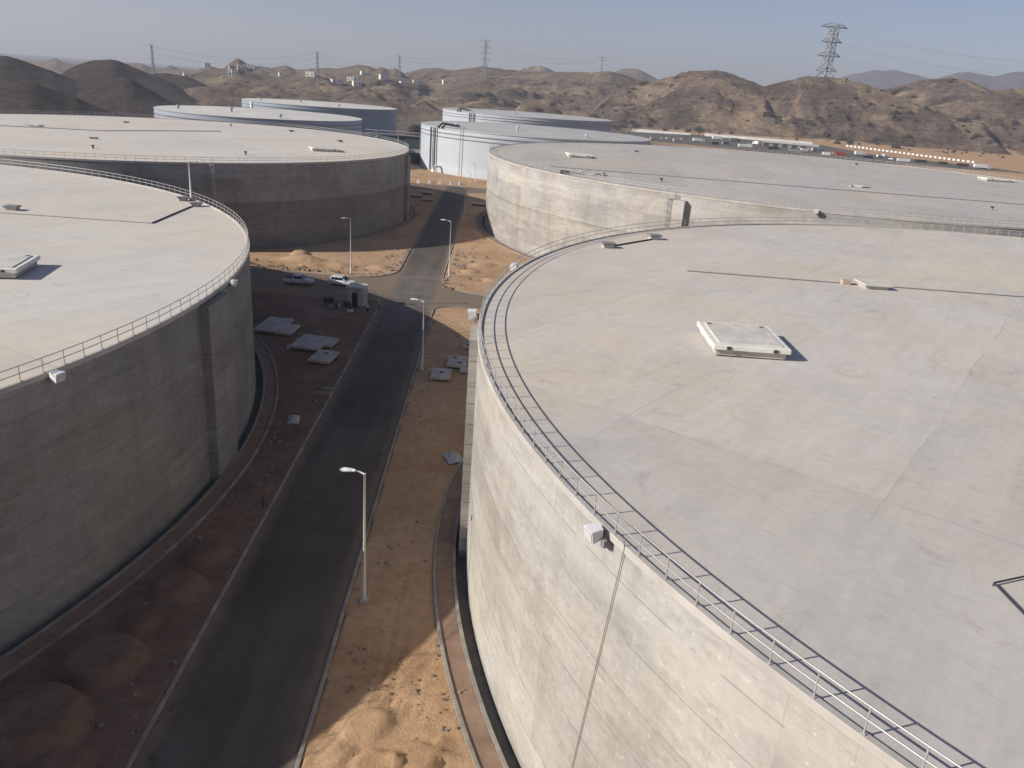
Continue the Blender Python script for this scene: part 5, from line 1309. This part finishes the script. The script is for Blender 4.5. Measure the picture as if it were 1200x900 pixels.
b = MB(); b.box((0, 0, 1.8), (48, 9, 3.6)); b.build('wall', M['grey'], t)
b = MB(); b.add([(-24.5, -5.2, 3.55), (24.5, -5.2, 3.55), (24.5, 0, 5.2), (-24.5, 0, 5.2), (24.5, 5.2, 3.55), (-24.5, 5.2, 3.55)], [(0, 1, 2, 3), (3, 2, 4, 5), (0, 3, 5), (1, 4, 2)]); b.build('roof', M['slab'], t)
for k in range(6):
    b = MB(); b.box((-20 + 8 * k, -4.55, 1.6), (4.5, .15, 2.8)); b.build('bay_door', M['dark'], t)
def container(label, x, y, rz, m_, L=6.1):
    t = thing('shipping_container', label, 'container', (x, y, gz(x, y)), rz, 'containers in the yard')
    b = MB(); n = int(L / .3)
    poly = []
    for k in range(n): poly += [(-L / 2 + L * k / n, -1.22 if k % 2 else -1.17)]
    poly += [(L / 2, -1.2), (L / 2, 1.2)]
    for k in range(n, -1, -1): poly += [(-L / 2 + L * k / n, 1.22 if k % 2 else 1.17)]
    b.prism(poly, .1, 2.6); b.build('body', M[m_], t)
    b = MB(); b.box((L / 2 + .03, 0, 1.35), (.05, 2.2, 2.3)); b.build('door', M[m_], t)
container('rust red container in the yard left of the long trailer', 262.0, 706.0, 0.05, 'red', 9)
container('second rust red container in front of the first', 258.0, 690.0, 0.1, 'red', 9)
container('pale container by the small white truck', 236.0, 716.0, 0.2, 'plaster', 6.1)
container('dark container near the rim line in the yard', 318.0, 676.0, 0.0, 'dark', 9)
container('dark green container right of the near dark one', 333.0, 670.0, 0.0, 'green', 7)
for k, (x, y, rz_, m_, L_, lab) in enumerate(((160, 722, .2, 'dark', 6.1, 'dark container left of the dark lorry'), (172, 735, .4, 'grey', 6.1, 'grey container under the round green tree'), (186, 720, .1, 'plaster', 12, 'long pale container in front of the dark lorry'), (208, 712, .1, 'dark', 9, 'dark container in front of the white boxy truck'), (226, 700, -.2, 'grey', 7, 'grey container in front of the long shed'), (246, 690, .0, 'plaster', 6, 'pale container left of the front red one'),
        (278, 684, .1, 'dark', 8, 'dark container in front of the long trailer'), (304, 676, 0, 'plaster', 10, 'pale container right of the tanker truck'), (346, 664, 0, 'dark', 9, 'dark container left of the rightmost yard truck'), (128, 730, .3, 'slab', 6, 'pale grey container near the car row'))):
    container(lab, x, y, rz_, m_, L_)
ORD = 'first second third fourth fifth sixth seventh eighth ninth tenth eleventh twelfth thirteenth fourteenth fifteenth sixteenth seventeenth eighteenth nineteenth twentieth twenty-first twenty-second twenty-third twenty-fourth twenty-fifth twenty-sixth twenty-seventh twenty-eighth twenty-ninth thirtieth'.split()
A0, A1 = (306.0, 806.0), (379.0, 711.4)
me_ = None
for k in range(30):
    f_ = k / 29; x, y = A0[0] + (A1[0] - A0[0]) * f_, A0[1] + (A1[1] - A0[1]) * f_
    if me_ is None:
        b = MB(); b.add([(-1.2, -.5, 0), (1.2, -.5, 0), (1.2, .5, 0), (-1.2, .5, 0), (-1.1, -.22, .5), (1.1, -.22, .5), (1.1, .22, .5), (-1.1, .22, .5), (-1.05, -.15, 1.5), (1.05, -.15, 1.5), (1.05, .15, 1.5), (-1.05, .15, 1.5)],
                    [(0, 1, 5, 4), (1, 2, 6, 5), (2, 3, 7, 6), (3, 0, 4, 7), (4, 5, 9, 8), (5, 6, 10, 9), (6, 7, 11, 10), (7, 4, 8, 11), (8, 9, 10, 11), (3, 2, 1, 0)]); me_ = b.mesh('road_barrier', M['white'])
    tag(link('road_barrier', me_, None, (x, y, gz(x, y)), -0.9 + .15 * math.sin(k * 2.1)), ('farthest left' if k == 0 else 'last right' if k == 29 else ORD[k] + ' from the far left end') + ', white barrier in the dotted row across the sand', 'barrier', 'dotted row of white barriers')
t = thing('excavator', 'orange excavator with raised boom at the right photo edge', 'excavator', (528.0, 915.0, gz(528, 915)), 0.5)
b = MB()
for s in (-1, 1): b.bevbox((0, s * 2.2, .8), (7.5, 1.0, 1.6), .3)
b.build('tracks', M['dark'], t)
b = MB(); b.bevbox((-.6, 0, 2.9), (6, 4.4, 2.2), .3); b.build('house', M['orange'], t)
b = MB(); b.bevbox((2.0, 1.4, 4.2), (2.2, 1.7, 2.6), .2); b.build('cab', M['orange'], t)
b = MB(); b.tube([(2, -.5, 3.2), (-4.5, -.5, 9.0), (-13, -.5, 13.0)], [.7, .9, .5], 6); b.build('boom', M['orange'], t)
b = MB(); b.tube([(-13, -.5, 13), (-16, -.5, 7.5)], [.5, .35], 6); b.build('stick', M['orange'], t)
b = MB(); b.bevbox((-16.2, -.5, 6.4), (1.8, 1.8, 1.8), .3); b.build('bucket', M['dark'], t)

# ------------------------------------------------------------------ air
b = MB(); b.box((0, 3000, 165), (16500, 10600, 335)); hz_o = b.build('haze', [])
hm = bpy.data.materials.new('haze'); hm.use_nodes = True
hn = hm.node_tree; hn.nodes.clear()
out = hn.nodes.new('ShaderNodeOutputMaterial'); pv = hn.nodes.new('ShaderNodeVolumePrincipled')
pv.inputs['Color'].default_value = (0.80, 0.86, 0.97, 1); pv.inputs['Density'].default_value = 0.00019; pv.inputs['Anisotropy'].default_value = 0.2
hn.links.new(pv.outputs[0], out.inputs['Volume'])
hz_o.data.materials.clear(); hz_o.data.materials.append(hm)
tag(hz_o, 'thin pale desert haze', None, None, 'stuff')
